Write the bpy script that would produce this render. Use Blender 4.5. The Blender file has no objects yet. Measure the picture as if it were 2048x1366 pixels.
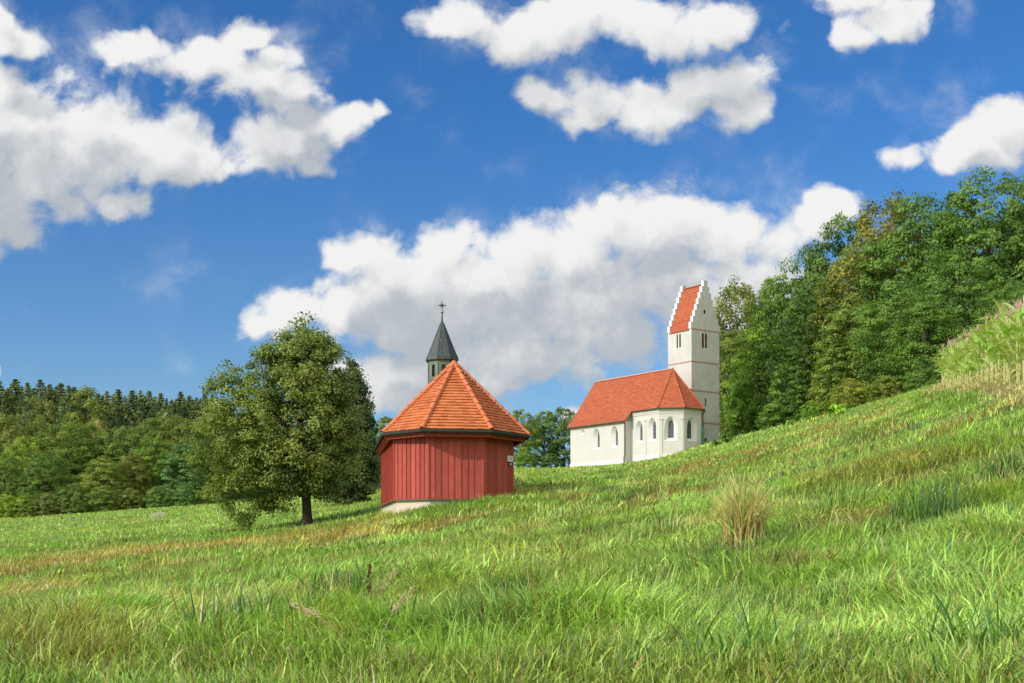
import bpy, bmesh, math, random
import numpy as np
from mathutils import Vector
from mathutils.geometry import tessellate_polygon

SC = bpy.context.scene
COL = SC.collection
F = 2400.0          # focal length in pixels of the 2048 px wide photograph
HZ = 1085.0         # pixel row of the horizon
R = math.radians

# ------------------------------------------------------------------ camera
cam_d = bpy.data.cameras.new('camera')
cam_d.sensor_width = 36.0
cam_d.lens = F / 2048 * 36
cam_d.shift_y = (HZ - 683) / 2048
cam_d.clip_start = 0.05
cam_d.clip_end = 6000
cam = bpy.data.objects.new('camera', cam_d)
COL.objects.link(cam)
cam.location = (0, 0, 0)
cam.rotation_euler = (R(90), 0, 0)
SC.camera = cam

# ------------------------------------------------------------------ sun
SUN_EL, SUN_AZ = R(30), R(58)          # azimuth counted from "behind the camera" towards the left
sdir = Vector((-math.sin(SUN_AZ) * math.cos(SUN_EL), -math.cos(SUN_AZ) * math.cos(SUN_EL), math.sin(SUN_EL)))
sun_d = bpy.data.lights.new('sun', 'SUN')
sun_d.energy = 3.5
sun_d.angle = R(0.53)
sun_d.color = (1.0, 0.955, 0.885)
sun = bpy.data.objects.new('sun', sun_d)
COL.objects.link(sun)
sun.rotation_euler = sdir.to_track_quat('Z', 'Y').to_euler()
sun.location = sdir * 300

SC.view_settings.view_transform = 'Standard'
SC.view_settings.look = 'None'
SC.view_settings.exposure = 0.0
SC.view_settings.gamma = 1.0
SC.view_settings.use_curve_mapping = False
SC.cycles.max_bounces = 5
SC.cycles.diffuse_bounces = 3
SC.cycles.glossy_bounces = 2
SC.cycles.transmission_bounces = 3
SC.cycles.transparent_max_bounces = 4
SC.cycles.caustics_reflective = False
SC.cycles.caustics_refractive = False
SC.cycles.sample_clamp_indirect = 4

# ------------------------------------------------------------------ node helpers
class NT:
    def __init__(s, tree):
        s.t = tree
    def n(s, kind, **kw):
        nd = s.t.nodes.new(kind)
        for k, v in kw.items():
            setattr(nd, k, v)
        return nd
    def link(s, a, b):
        s.t.links.new(a, b)
    def setin(s, sock, v):
        if isinstance(v, bpy.types.NodeSocket):
            s.t.links.new(v, sock)
        else:
            sock.default_value = v
    def math(s, op, a, b=None, c=None, clamp=False):
        nd = s.n('ShaderNodeMath', operation=op, use_clamp=clamp)
        s.setin(nd.inputs[0], a)
        if b is not None: s.setin(nd.inputs[1], b)
        if c is not None: s.setin(nd.inputs[2], c)
        return nd.outputs[0]
    def vmath(s, op, a, b=None, c=None):
        nd = s.n('ShaderNodeVectorMath', operation=op)
        s.setin(nd.inputs[0], a)
        if b is not None: s.setin(nd.inputs[1], b)
        if c is not None: s.setin(nd.inputs[2], c)
        return nd.outputs['Value'] if op in ('LENGTH', 'DOT_PRODUCT', 'DISTANCE') else nd.outputs['Vector']
    def mix(s, f, a, b, blend='MIX'):
        nd = s.n('ShaderNodeMix', data_type='RGBA', blend_type=blend)
        s.setin(nd.inputs[0], f); s.setin(nd.inputs[6], a); s.setin(nd.inputs[7], b)
        return nd.outputs[2]
    def noise(s, vec, scale, detail=4, rough=0.5, dim='3D', w=None, dist=0.0):
        nd = s.n('ShaderNodeTexNoise', noise_dimensions=dim)
        if vec is not None: s.link(vec, nd.inputs['Vector'])
        nd.inputs['Scale'].default_value = scale
        nd.inputs['Detail'].default_value = detail
        nd.inputs['Roughness'].default_value = rough
        nd.inputs['Distortion'].default_value = dist
        return nd
    def smooth(s, v, lo, hi, tlo=0.0, thi=1.0):
        nd = s.n('ShaderNodeMapRange', interpolation_type='SMOOTHSTEP')
        s.setin(nd.inputs[0], v)
        nd.inputs[1].default_value = lo; nd.inputs[2].default_value = hi
        nd.inputs[3].default_value = tlo; nd.inputs[4].default_value = thi
        return nd.outputs[0]
    def lin(s, v, lo, hi, tlo=0.0, thi=1.0):
        nd = s.n('ShaderNodeMapRange')
        s.setin(nd.inputs[0], v)
        nd.inputs[1].default_value = lo; nd.inputs[2].default_value = hi
        nd.inputs[3].default_value = tlo; nd.inputs[4].default_value = thi
        return nd.outputs[0]

def rgb(r, g, b): return (r, g, b, 1.0)

# ------------------------------------------------------------------ sky with cumulus clouds (fixed to world directions)
BLOBS = [  # centre and radii of the cloud masses, in the pixels they measure in the photograph
    (40, 290, 250, 150), (190, 300, 190, 110), (330, 300, 110, 75), (-20, 420, 120, 75), (255, 385, 65, 45),
    (30, 455, 70, 40), (400, 325, 70, 45), (0, 200, 110, 75),
    (565, 285, 125, 72), (610, 235, 90, 55), (665, 245, 62, 42), (715, 222, 45, 34), (745, 212, 26, 24), (620, 330, 70, 35),
    (270, 95, 100, 40), (395, 135, 130, 58), (500, 165, 110, 55), (580, 185, 80, 45), (560, 120, 45, 45),
    (20, 85, 70, 42), (0, 50, 40, 60),
    (930, 35, 90, 55), (1000, 70, 95, 62), (1150, 50, 150, 75), (1290, 60, 170, 70), (1430, 40, 110, 60),
    (1190, 200, 95, 65), (1150, 235, 60, 35), (1300, 225, 120, 52), (1430, 175, 120, 72), (1490, 215, 75, 50),
    (1715, 70, 65, 40), (1790, 35, 95, 48), (1720, -10, 110, 40),
    (2030, 250, 110, 75), (1985, 310, 90, 45), (1900, 318, 80, 40), (1830, 308, 70, 38), (1090, 188, 60, 37), (500, 80, 60, 37), (1940, 285, 60, 45),
    (530, 635, 60, 35), (590, 610, 85, 55), (690, 610, 120, 80), (735, 500, 75, 55), (690, 505, 45, 45), (820, 560, 150, 95),
    (880, 500, 75, 55), (980, 540, 170, 95), (1070, 500, 110, 70), (1160, 490, 120, 85), (1250, 445, 100, 85),
    (1335, 440, 115, 85), (1440, 470, 120, 72), (1540, 480, 120, 72), (1640, 445, 85, 62), (1230, 600, 420, 120),
    (930, 650, 330, 85), (1260, 665, 130, 50), (800, 745, 170, 62), (760, 800, 120, 45), (1140, 830, 50, 35), (620, 665, 110, 30),
    (1560, 560, 130, 60), (1050, 710, 200, 62), (900, 760, 190, 55), (1215, 425, 60, 45), (1290, 425, 85, 50), (1380, 432, 75, 45), (1680, 430, 45, 45), (0, 745, 22, 26), (1400, 830, 120, 90),
]
def build_world():
    w = bpy.data.worlds.new('World')
    SC.world = w
    w.use_nodes = True
    t = w.node_tree
    t.nodes.clear()
    # --- cloud field as a node group: direction coordinates in, thickness out
    g = bpy.data.node_groups.new('cloud_field', 'ShaderNodeTree')
    g.interface.new_socket('Vector', in_out='INPUT', socket_type='NodeSocketVector')
    g.interface.new_socket('Value', in_out='OUTPUT', socket_type='NodeSocketFloat')
    g.interface.new_socket('Soft', in_out='OUTPUT', socket_type='NodeSocketFloat')
    G = NT(g)
    gi = G.n('NodeGroupInput'); go = G.n('NodeGroupOutput')
    p0 = gi.outputs[0]
    wn = G.noise(p0, 13.0, 3, 0.55)
    warp = G.vmath('SUBTRACT', wn.outputs['Color'], (0.5, 0.5, 0.5))
    p = G.vmath('MULTIPLY_ADD', warp, (0.05, 0.035, 0.0), p0)
    cur = None
    for (cx, cy, rx, ry) in BLOBS:
        X, Y, RX, RY = (cx - 1024) / F, (HZ - cy) / F, rx / F, ry / F
        q = G.vmath('MULTIPLY_ADD', p, (1 / RX, 1 / RY, 0.0), (-X / RX, -Y / RY, 0.0))
        l = G.vmath('LENGTH', q)
        if min(rx, ry) < 36: l = G.math('ADD', l, 0.30 if min(rx, ry) > 22 else 0.36)      # thin shreds
        cur = l if cur is None else G.math('SMOOTH_MIN', cur, l, 0.34)
    fb = G.noise(p0, 19.0, 9, 0.62, dist=0.35)
    soft = G.noise(p0, 15.0, 4, 0.55)
    b0 = G.math('SMOOTH_MIN', G.math('MULTIPLY', G.math('SUBTRACT', 1.0, cur), 1.15), 0.80, 0.6)
    def puffs(scale):
        v = G.n('ShaderNodeTexVoronoi', voronoi_dimensions='2D', feature='F1')
        G.link(G.vmath('MULTIPLY_ADD', warp, (0.02, 0.02, 0.0), p0), v.inputs['Vector']); v.inputs['Scale'].default_value = scale
        return G.math('SUBTRACT', 0.42, v.outputs['Distance'])
    puff = G.math('ADD', G.math('MULTIPLY', puffs(24.0), 0.5), G.math('MULTIPLY', puffs(58.0), 0.3))
    G.link(G.math('ADD', G.math('ADD', b0, puff), G.math('MULTIPLY_ADD', fb.outputs[0], 2.1, -1.08)), go.inputs[0])
    gs = G.math('POWER', 2.718, G.math('MULTIPLY', G.math('MULTIPLY', cur, cur), -1.3))
    G.link(G.math('ADD', G.math('SMOOTH_MIN', G.math('MULTIPLY_ADD', gs, 1.05, -0.32), 0.45, 0.4), G.math('MULTIPLY_ADD', soft.outputs[0], 1.3, -0.66)), go.inputs[1])
    # --- world
    N = NT(t)
    out = N.n('ShaderNodeOutputWorld'); bg = N.n('ShaderNodeBackground')
    tc = N.n('ShaderNodeTexCoord')
    sky = N.n('ShaderNodeTexSky', sky_type='NISHITA')
    sky.sun_disc = False
    sky.sun_elevation = SUN_EL
    sky.sun_rotation = math.atan2(sdir.x, sdir.y)
    sky.altitude = 500; sky.air_density = 1.0; sky.dust_density = 0.6; sky.ozone_density = 3.0
    sep = N.n('ShaderNodeSeparateXYZ'); N.link(tc.outputs['Generated'], sep.inputs[0])
    yy = N.math('MAXIMUM', N.math('ABSOLUTE', sep.outputs[1]), 0.12)
    cmb = N.n('ShaderNodeCombineXYZ')
    N.link(N.math('DIVIDE', sep.outputs[0], yy), cmb.inputs[0])
    N.link(N.math('DIVIDE', sep.outputs[2], yy), cmb.inputs[1])
    P = cmb.outputs[0]
    def field(v):
        nd = N.n('ShaderNodeGroup'); nd.node_tree = g
        N.link(v, nd.inputs[0]); return nd.outputs[0], nd.outputs[1]
    d0, s0 = field(P)
    d1, s1 = field(N.vmath('ADD', P, (-0.012, 0.020, 0.0)))
    d2, s2 = field(N.vmath('ADD', P, (-0.016, 0.052, 0.0)))
    alpha = N.smooth(d0, -0.18, 0.46)
    wis = N.noise(P, 15.0, 8, 0.68, dist=0.35)                # thin veils torn off the edges
    veil = N.math('MULTIPLY', N.smooth(s0, -0.36, 0.22), N.smooth(wis.outputs[0], 0.42, 0.72, 0.0, 0.42))
    alpha = N.math('MAXIMUM', alpha, veil)
    diff = N.math('SUBTRACT', d0, d1)                       # positive on the side turned to the sun
    up = N.math('ADD', N.smooth(s1, -0.2, 0.85, 0.0, 0.42), N.smooth(s2, -0.25, 0.60, 0.0, 0.68))   # cloud standing above: a shaded base
    sh = N.math('SUBTRACT', 1.0, up)
    sh = N.math('MULTIPLY_ADD', N.math('MINIMUM', N.math('MAXIMUM', diff, -0.45), 0.45), 0.55, sh)
    sh = N.smooth(sh, -0.10, 1.12)
    ccol = N.mix(sh, rgb(4.7, 5.15, 5.6), rgb(8.9, 8.9, 8.8))
    spv = N.n('ShaderNodeSeparateXYZ'); N.link(P, spv.inputs[0])
    tintc = N.mix(N.smooth(spv.outputs[1], 0.06, 0.40), rgb(0.80, 1.04, 1.22), rgb(0.40, 0.90, 1.38))   # deep blue higher up
    skyc = N.mix(1.0, sky.outputs[0], tintc, 'MULTIPLY')
    col = N.mix(alpha, skyc, ccol)
    # the sky behind the camera: unseen bright cloud added to fill the shaded sides
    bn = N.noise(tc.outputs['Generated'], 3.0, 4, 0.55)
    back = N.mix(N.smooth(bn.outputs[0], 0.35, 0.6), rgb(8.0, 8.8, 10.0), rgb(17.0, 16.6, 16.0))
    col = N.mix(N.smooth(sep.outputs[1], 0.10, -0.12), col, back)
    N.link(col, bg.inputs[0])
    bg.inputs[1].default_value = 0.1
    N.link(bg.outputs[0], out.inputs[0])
    w.cycles.sampling_method = 'MANUAL'
    w.cycles.sample_map_resolution = 512
build_world()

# ------------------------------------------------------------------ object helpers
def tag(o, label=None, cat=None, group=None, kind=None):
    if label: o['label'] = label
    if cat: o['category'] = cat
    if group: o['group'] = group
    if kind: o['kind'] = kind
    return o

def link(o, parent=None):
    COL.objects.link(o)
    if parent is not None:
        o.parent = parent
    return o

def empty(name, loc, label, cat, group=None):
    o = bpy.data.objects.new(name, None)
    o.empty_display_size = 0.5
    link(o)
    o.location = loc
    return tag(o, label, cat, group)

def npmesh(name, V, Q, mat=None, tint=None, tint_domain='POINT', tris=None, smooth=False):
    """mesh from numpy arrays: V (n,3), Q (m,4) quads, tris (k,3)"""
    me = bpy.data.meshes.new(name)
    V = np.asarray(V, np.float32)
    me.vertices.add(len(V)); me.vertices.foreach_set('co', V.ravel())
    Q = np.asarray(Q, np.int32).reshape(-1, 4)
    T = np.zeros((0, 3), np.int32) if tris is None else np.asarray(tris, np.int32).reshape(-1, 3)
    me.loops.add(Q.size + T.size)
    me.loops.foreach_set('vertex_index', np.concatenate([Q.ravel(), T.ravel()]))
    me.polygons.add(len(Q) + len(T))
    ls = np.concatenate([np.arange(len(Q)) * 4, Q.size + np.arange(len(T)) * 3]).astype(np.int32)
    me.polygons.foreach_set('loop_start', ls)
    if smooth:
        me.polygons.foreach_set('use_smooth', np.ones(len(Q) + len(T), bool))
    me.update(calc_edges=True)
    if tint is not None:
        t = np.asarray(tint, np.float32)
        if t.ndim == 1:
            a = me.attributes.new('tint', 'FLOAT', tint_domain)
            a.data.foreach_set('value', t)
        else:
            if t.shape[1] == 3:
                t = np.concatenate([t, np.ones((len(t), 1), np.float32)], 1)
            a = me.attributes.new('tint', 'FLOAT_COLOR', tint_domain)
            a.data.foreach_set('color', t.ravel())
    if mat: me.materials.append(mat)
    return me

class MB:
    """collects quads / triangles with an optional per-face tint"""
    def __init__(s): s.v, s.q, s.t, s.qt, s.tt = [], [], [], [], []
    def quad(s, a, b, c, d, tint=0.5):
        n = len(s.v); s.v += [tuple(a), tuple(b), tuple(c), tuple(d)]; s.q.append((n, n + 1, n + 2, n + 3)); s.qt.append(tint)
    def tri(s, a, b, c, tint=0.5):
        n = len(s.v); s.v += [tuple(a), tuple(b), tuple(c)]; s.t.append((n, n + 1, n + 2)); s.tt.append(tint)
    def box8(s, c, tint=0.5):
        """c: 8 corners, bottom four then top four, counter-clockwise"""
        a = c
        s.quad(a[3], a[2], a[1], a[0], tint); s.quad(a[4], a[5], a[6], a[7], tint)
        for i in range(4):
            j = (i + 1) % 4
            s.quad(a[i], a[j], a[4 + j], a[4 + i], tint)
    def box(s, lo, hi, tint=0.5):
        x0, y0, z0 = lo; x1, y1, z1 = hi
        s.box8([(x0, y0, z0), (x1, y0, z0), (x1, y1, z0), (x0, y1, z0), (x0, y0, z1), (x1, y0, z1), (x1, y1, z1), (x0, y1, z1)], tint)
    def wallbox(s, A, B, z0, z1, depth_out, depth_in=0.0, tint=0.5):
        """box along the ground line A-B; outside is to the right of A->B"""
        A = Vector(A[:2]); B = Vector(B[:2]); d = (B - A).normalized(); n = Vector((d.y, -d.x))
        p = [A + n * depth_out, B + n * depth_out, B - n * depth_in, A - n * depth_in]
        if not isinstance(z0, (tuple, list)): z0 = (z0, z0)
        if not isinstance(z1, (tuple, list)): z1 = (z1, z1)
        zz0 = [z0[0], z0[1], z0[1], z0[0]]; zz1 = [z1[0], z1[1], z1[1], z1[0]]
        s.box8([(p[i].x, p[i].y, zz0[i]) for i in range(4)] + [(p[i].x, p[i].y, zz1[i]) for i in range(4)], tint)
    def tube(s, path, radii, sides=8, tint=0.5, caps=True):
        rings = []
        P = [Vector(p) for p in path]
        for i, p in enumerate(P):
            d = (P[min(i + 1, len(P) - 1)] - P[max(i - 1, 0)]).normalized()
            a = d.orthogonal().normalized() if i == 0 else (pa - d * pa.dot(d)).normalized()
            pa = a
            b = d.cross(a)
            r = radii[i] if isinstance(radii, (list, tuple)) else radii
            rings.append([p + (a * math.cos(2 * math.pi * k / sides) + b * math.sin(2 * math.pi * k / sides)) * r for k in range(sides)])
        for i in range(len(rings) - 1):
            for k in range(sides):
                m = (k + 1) % sides
                s.quad(rings[i][k], rings[i][m], rings[i + 1][m], rings[i + 1][k], tint)
        if caps:
            for ring, p in ((rings[0][::-1], P[0]), (rings[-1], P[-1])):
                for k in range(sides):
                    s.tri(ring[k], ring[(k + 1) % sides], p, tint)
    def sphere(s, c, r, n=10, m=7, tint=0.5):
        c = Vector(c)
        pt = lambda i, j: c + Vector((math.sin(math.pi * j / m) * math.cos(2 * math.pi * i / n), math.sin(math.pi * j / m) * math.sin(2 * math.pi * i / n), math.cos(math.pi * j / m))) * r
        for j in range(m):
            for i in range(n):
                s.quad(pt(i, j), pt(i, j + 1), pt(i + 1, j + 1), pt(i + 1, j), tint)
    def poly(s, loop, holes=(), tint=0.5):
        """flat polygon with holes, given as lists of 3-D points"""
        loops = [[Vector(p) for p in loop]] + [[Vector(p) for p in h] for h in holes]
        flat = [p for l in loops for p in l]
        nrm = Vector((0, 0, 0))
        L = loops[0]
        for i in range(len(L)):
            nrm += L[i].cross(L[(i + 1) % len(L)])
        for tr in tessellate_polygon(loops):
            a, b, c = (flat[i] for i in tr)
            if (b - a).cross(c - a).dot(nrm) < 0: b, c = c, b
            s.tri(a, b, c, tint)
    def mesh(s, name, mat, origin=(0, 0, 0), merge=False, smooth=False):
        V = np.array(s.v, np.float32).reshape(-1, 3) - np.array(origin, np.float32)
        me = npmesh(name, V, np.array(s.q, np.int32).reshape(-1, 4), mat, np.array(s.qt + s.tt, np.float32), 'FACE', np.array(s.t, np.int32).reshape(-1, 3), smooth)
        if merge:
            bm = bmesh.new(); bm.from_mesh(me)
            bmesh.ops.remove_doubles(bm, verts=bm.verts, dist=1e-4)
            bmesh.ops.recalc_face_normals(bm, faces=bm.faces)
            bm.to_mesh(me); bm.free()
        return me
    def build(s, name, mat, parent=None, merge=False, smooth=False):
        o = Vector((0, 0, 0)) if parent is None else world_loc(parent)
        ob = bpy.data.objects.new(name, s.mesh(name, mat, o, merge, smooth))
        return link(ob, parent)

def world_loc(o):
    p = Vector((0, 0, 0))
    while o is not None:
        p += o.location; o = o.parent
    return p

# ------------------------------------------------------------------ numpy value noise
def _h(ix, iy, seed):
    n = (ix.astype(np.int64) * 374761393 + iy.astype(np.int64) * 668265263 + seed * 1442695041) & 0xffffffff
    n = ((n ^ (n >> 13)) * 1274126177) & 0xffffffff
    n = (n ^ (n >> 16)) & 0xffffffff
    return n / 4294967295.0
def vnoise(x, y, seed=0):
    ix, iy = np.floor(x), np.floor(y)
    fx, fy = x - ix, y - iy
    fx = fx * fx * (3 - 2 * fx); fy = fy * fy * (3 - 2 * fy)
    ix = ix.astype(np.int64); iy = iy.astype(np.int64)
    a, b = _h(ix, iy, seed), _h(ix + 1, iy, seed)
    c, d = _h(ix, iy + 1, seed), _h(ix + 1, iy + 1, seed)
    return (a * (1 - fx) + b * fx) * (1 - fy) + (c * (1 - fx) + d * fx) * fy
def fbm(x, y, seed=0, o=4, gain=0.5):
    s, a, t = 0.0, 1.0, 0.0
    for i in range(o):
        s = s + a * vnoise(x * 2 ** i + 17.3 * i, y * 2 ** i - 9.1 * i, seed + i)
        t += a; a *= gain
    return s / t

# ------------------------------------------------------------------ terrain shape
CTRL = [  # column, row, distance: where the hillside was measured
    (-200, 1366, 5.5), (0, 1366, 5), (0, 1250, 15), (0, 1140, 40), (0, 1100, 60), (0, 1060, 100), (0, 1038, 170), (-200, 1100, 70), (-250, 1046, 170),
    (300, 1366, 5), (300, 1250, 12), (300, 1130, 36), (300, 1070, 66), (300, 1018, 170),
    (615, 1366, 5), (615, 1250, 10), (615, 1150, 21), (615, 1095, 36), (615, 1048, 56), (615, 1018, 85), (480, 1006, 170), (700, 985, 150),
    (760, 1029, 50), (785, 1028, 44), (850, 1058, 37), (855, 1013, 43), (955, 1004, 43), (1030, 989, 45),
    (1024, 1366, 5), (1024, 1250, 9), (1024, 1150, 15.5), (1024, 1080, 25), (1030, 962, 65), (1050, 940, 110), (900, 962, 110),
    (1135, 1040, 30), (1135, 985, 45), (1135, 936, 152), (1250, 1020, 30), (1250, 928, 143), (1250, 955, 70), (1316, 918, 140), (1369, 901, 140), (1440, 882, 149),
    (1440, 1366, 4.6), (1440, 1250, 7), (1440, 1150, 11.5), (1485, 1085, 16), (1440, 1000, 27), (1440, 940, 50), (1440, 898, 90),
    (1600, 1000, 22), (1600, 900, 48), (1600, 848, 100), (1600, 846, 150), (1750, 1366, 4.5), (1750, 1200, 8), (1750, 1080, 13), (1750, 980, 20), (1750, 880, 40), (1750, 817, 80), (1750, 815, 140),
    (2048, 1366, 4.4), (2048, 1200, 7), (2048, 1080, 10.5), (2048, 960, 16), (2048, 860, 24), (2048, 772, 34), (2048, 745, 60), (2048, 740, 140),
    (1950, 776, 46), (1870, 772, 75), (2300, 700, 34), (2300, 1200, 6.5), (1920, 780, 110), (1920, 775, 180),
    (0, 1030, 260), (400, 1000, 260), (1080, 945, 220), (1440, 880, 240), (900, 975, 260),
]
def tps_fit():
    pts, val = [], []
    for (u, v, d) in CTRL:
        x = (u - 1024) / F * d
        pts.append((x, d)); val.append((HZ - v) / F * d)
    for (x, y, z) in ((0, 0, -1.05), (-8, 0, -2.2), (8, 0, 0.3), (0, -20, -2.0), (-30, -20, -6), (30, -20, 3), (-60, 20, -5), (60, 30, 13), (120, 150, 25), (-180, 150, -2)):
        pts.append((x, y)); val.append(z)
    p = np.array(pts); z = np.array(val)
    d = np.hypot(p[:, 0], p[:, 1])
    q = np.arcsinh(p / 6.0)
    wv = z / (d + 4.0)
    n = len(q)
    r2 = ((q[:, None, :] - q[None, :, :]) ** 2).sum(-1)
    K = 0.5 * r2 * np.log(r2 + 1e-12)
    K += np.eye(n) * 2e-4
    Pm = np.concatenate([np.ones((n, 1)), q], 1)
    A = np.zeros((n + 3, n + 3)); A[:n, :n] = K; A[:n, n:] = Pm; A[n:, :n] = Pm.T
    b = np.concatenate([wv, np.zeros(3)])
    s = np.linalg.solve(A, b)
    return q, s[:n], s[n:]
_TQ, _TW, _TA = tps_fit()
def ground_z(x, y, bumps=True):
    x = np.atleast_1d(np.asarray(x, float)); y = np.atleast_1d(np.asarray(y, float))
    q = np.stack([np.arcsinh(x / 6.0), np.arcsinh(y / 6.0)], 1)
    out = np.empty(len(x))
    for i in range(0, len(x), 20000):
        qq = q[i:i + 20000]
        r2 = ((qq[:, None, :] - _TQ[None]) ** 2).sum(-1)
        out[i:i + 20000] = (0.5 * r2 * np.log(r2 + 1e-12)) @ _TW + _TA[0] + qq @ _TA[1:]
    d = np.hypot(x, y)
    z = out * (d + 4.0)
    if bumps:
        a = 0.13 * np.clip(1.3 - d / 90.0, 0.25, 1.0)
        z = z + a * (fbm(x * 0.9, y * 0.9, 5, 3) - 0.5) * 2 + 0.10 * (fbm(x * 0.22, y * 0.22, 9, 2) - 0.5) * 2
        near = np.clip(1.2 - d / 14.0, 0, 1)
        z = z + near * 0.06 * (fbm(x * 2.6, y * 2.6, 31, 2) - 0.5) * 2 + np.clip(1.3 - d / 40.0, 0, 1) * 0.15 * (fbm(x * 1.15 + 3, y * 1.15, 170, 3) - 0.5)
    return z
def gz(x, y): return float(ground_z(x, y)[0])
def at(u, d): return ((u - 1024) / F * d, d)
def ground_at(u, d):
    x, y = at(u, d); return Vector((x, y, gz(x, y)))

# ------------------------------------------------------------------ grass colour: where the meadow is lush, yellow or dry
def hit(u, v):
    """distance at which the line of sight through a measured point of the photograph meets the hillside"""
    d = np.geomspace(3.0, 200, 500)
    x = (u - 1024) / F * d
    vv = HZ - ground_z(x, d, False) / d * F
    k = np.argmax(vv <= v)
    return float(d[k]) if (vv <= v).any() else 150.0
BAND = np.array([at(u, hit(u, v)) for u, v in ((-60, 1152), (0, 1146), (150, 1122), (300, 1104), (450, 1090), (615, 1077), (760, 1064), (860, 1055))])
PATCH = [  # spots of other colour: column, row, half width, half height, colour, strength
    (1392, 936, 45, 13, 'orange', .9), (1512, 904, 42, 11, 'orange', .9), (1645, 862, 45, 9, 'orange', .8), (120, 1325, 190, 45, 'orange', .55), (60, 1188, 90, 14, 'straw', .4),
    (1560, 1150, 110, 20, 'orange', .5), (1690, 960, 120, 25, 'olive', .6), (1930, 930, 110, 25, 'olive', .6), (1900, 1010, 130, 18, 'orange', .4), (1500, 960, 60, 14, 'olive', .6),
    (690, 1205, 90, 30, 'blue', .7), (480, 1275, 80, 28, 'blue', .6), (1850, 1045, 120, 28, 'blue', .55), (1330, 1070, 60, 18, 'blue', .5), (1290, 985, 50, 10, 'blue', .4),
    (980, 1255, 230, 40, 'lime', .8), (760, 1335, 220, 30, 'lime', .7), (90, 1230, 120, 22, 'lime', .8), (1700, 1260, 220, 45, 'lime', .5), (1350, 1330, 160, 35, 'lime', .5), (300, 1060, 240, 16, 'lime', .6), (60, 1065, 90, 14, 'lime', .6),
    (560, 1230, 130, 18, 'olive', .7), (650, 1300, 80, 22, 'orange', .4), (200, 1100, 160, 12, 'olive', .8), (100, 1130, 120, 10, 'olive', .7), (1050, 1120, 160, 25, 'olive', .5), (1250, 1210, 120, 25, 'olive', .5), (1790, 845, 90, 12, 'olive', .5),
]
CORN = np.array([(12.2, 26.0), (14.0, 33.0), (17.4, 45.0), (26.4, 75.0)])
def seg_dist(x, y, poly):
    best = np.full(len(x), 1e9)
    for a, b in zip(poly[:-1], poly[1:]):
        ab = b - a; L = (ab ** 2).sum()
        t = np.clip(((x - a[0]) * ab[0] + (y - a[1]) * ab[1]) / L, 0, 1)
        best = np.minimum(best, np.hypot(x - a[0] - t * ab[0], y - a[1] - t * ab[1]))
    return best
PAL = {k: np.array(v) for k, v in dict(
    green=(0.225, 0.405, 0.048), lime=(0.350, 0.500, 0.100), blue=(0.085, 0.190, 0.055), olive=(0.240, 0.270, 0.036),
    straw=(0.58, 0.48, 0.23), orange=(0.44, 0.310, 0.085), brown=(0.26, 0.145, 0.065)).items()}
PATCH_D = [(hit(p[0], p[1]), hit(p[0], p[1] + p[3]), hit(p[0], p[1] - p[3])) for p in PATCH]
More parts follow.
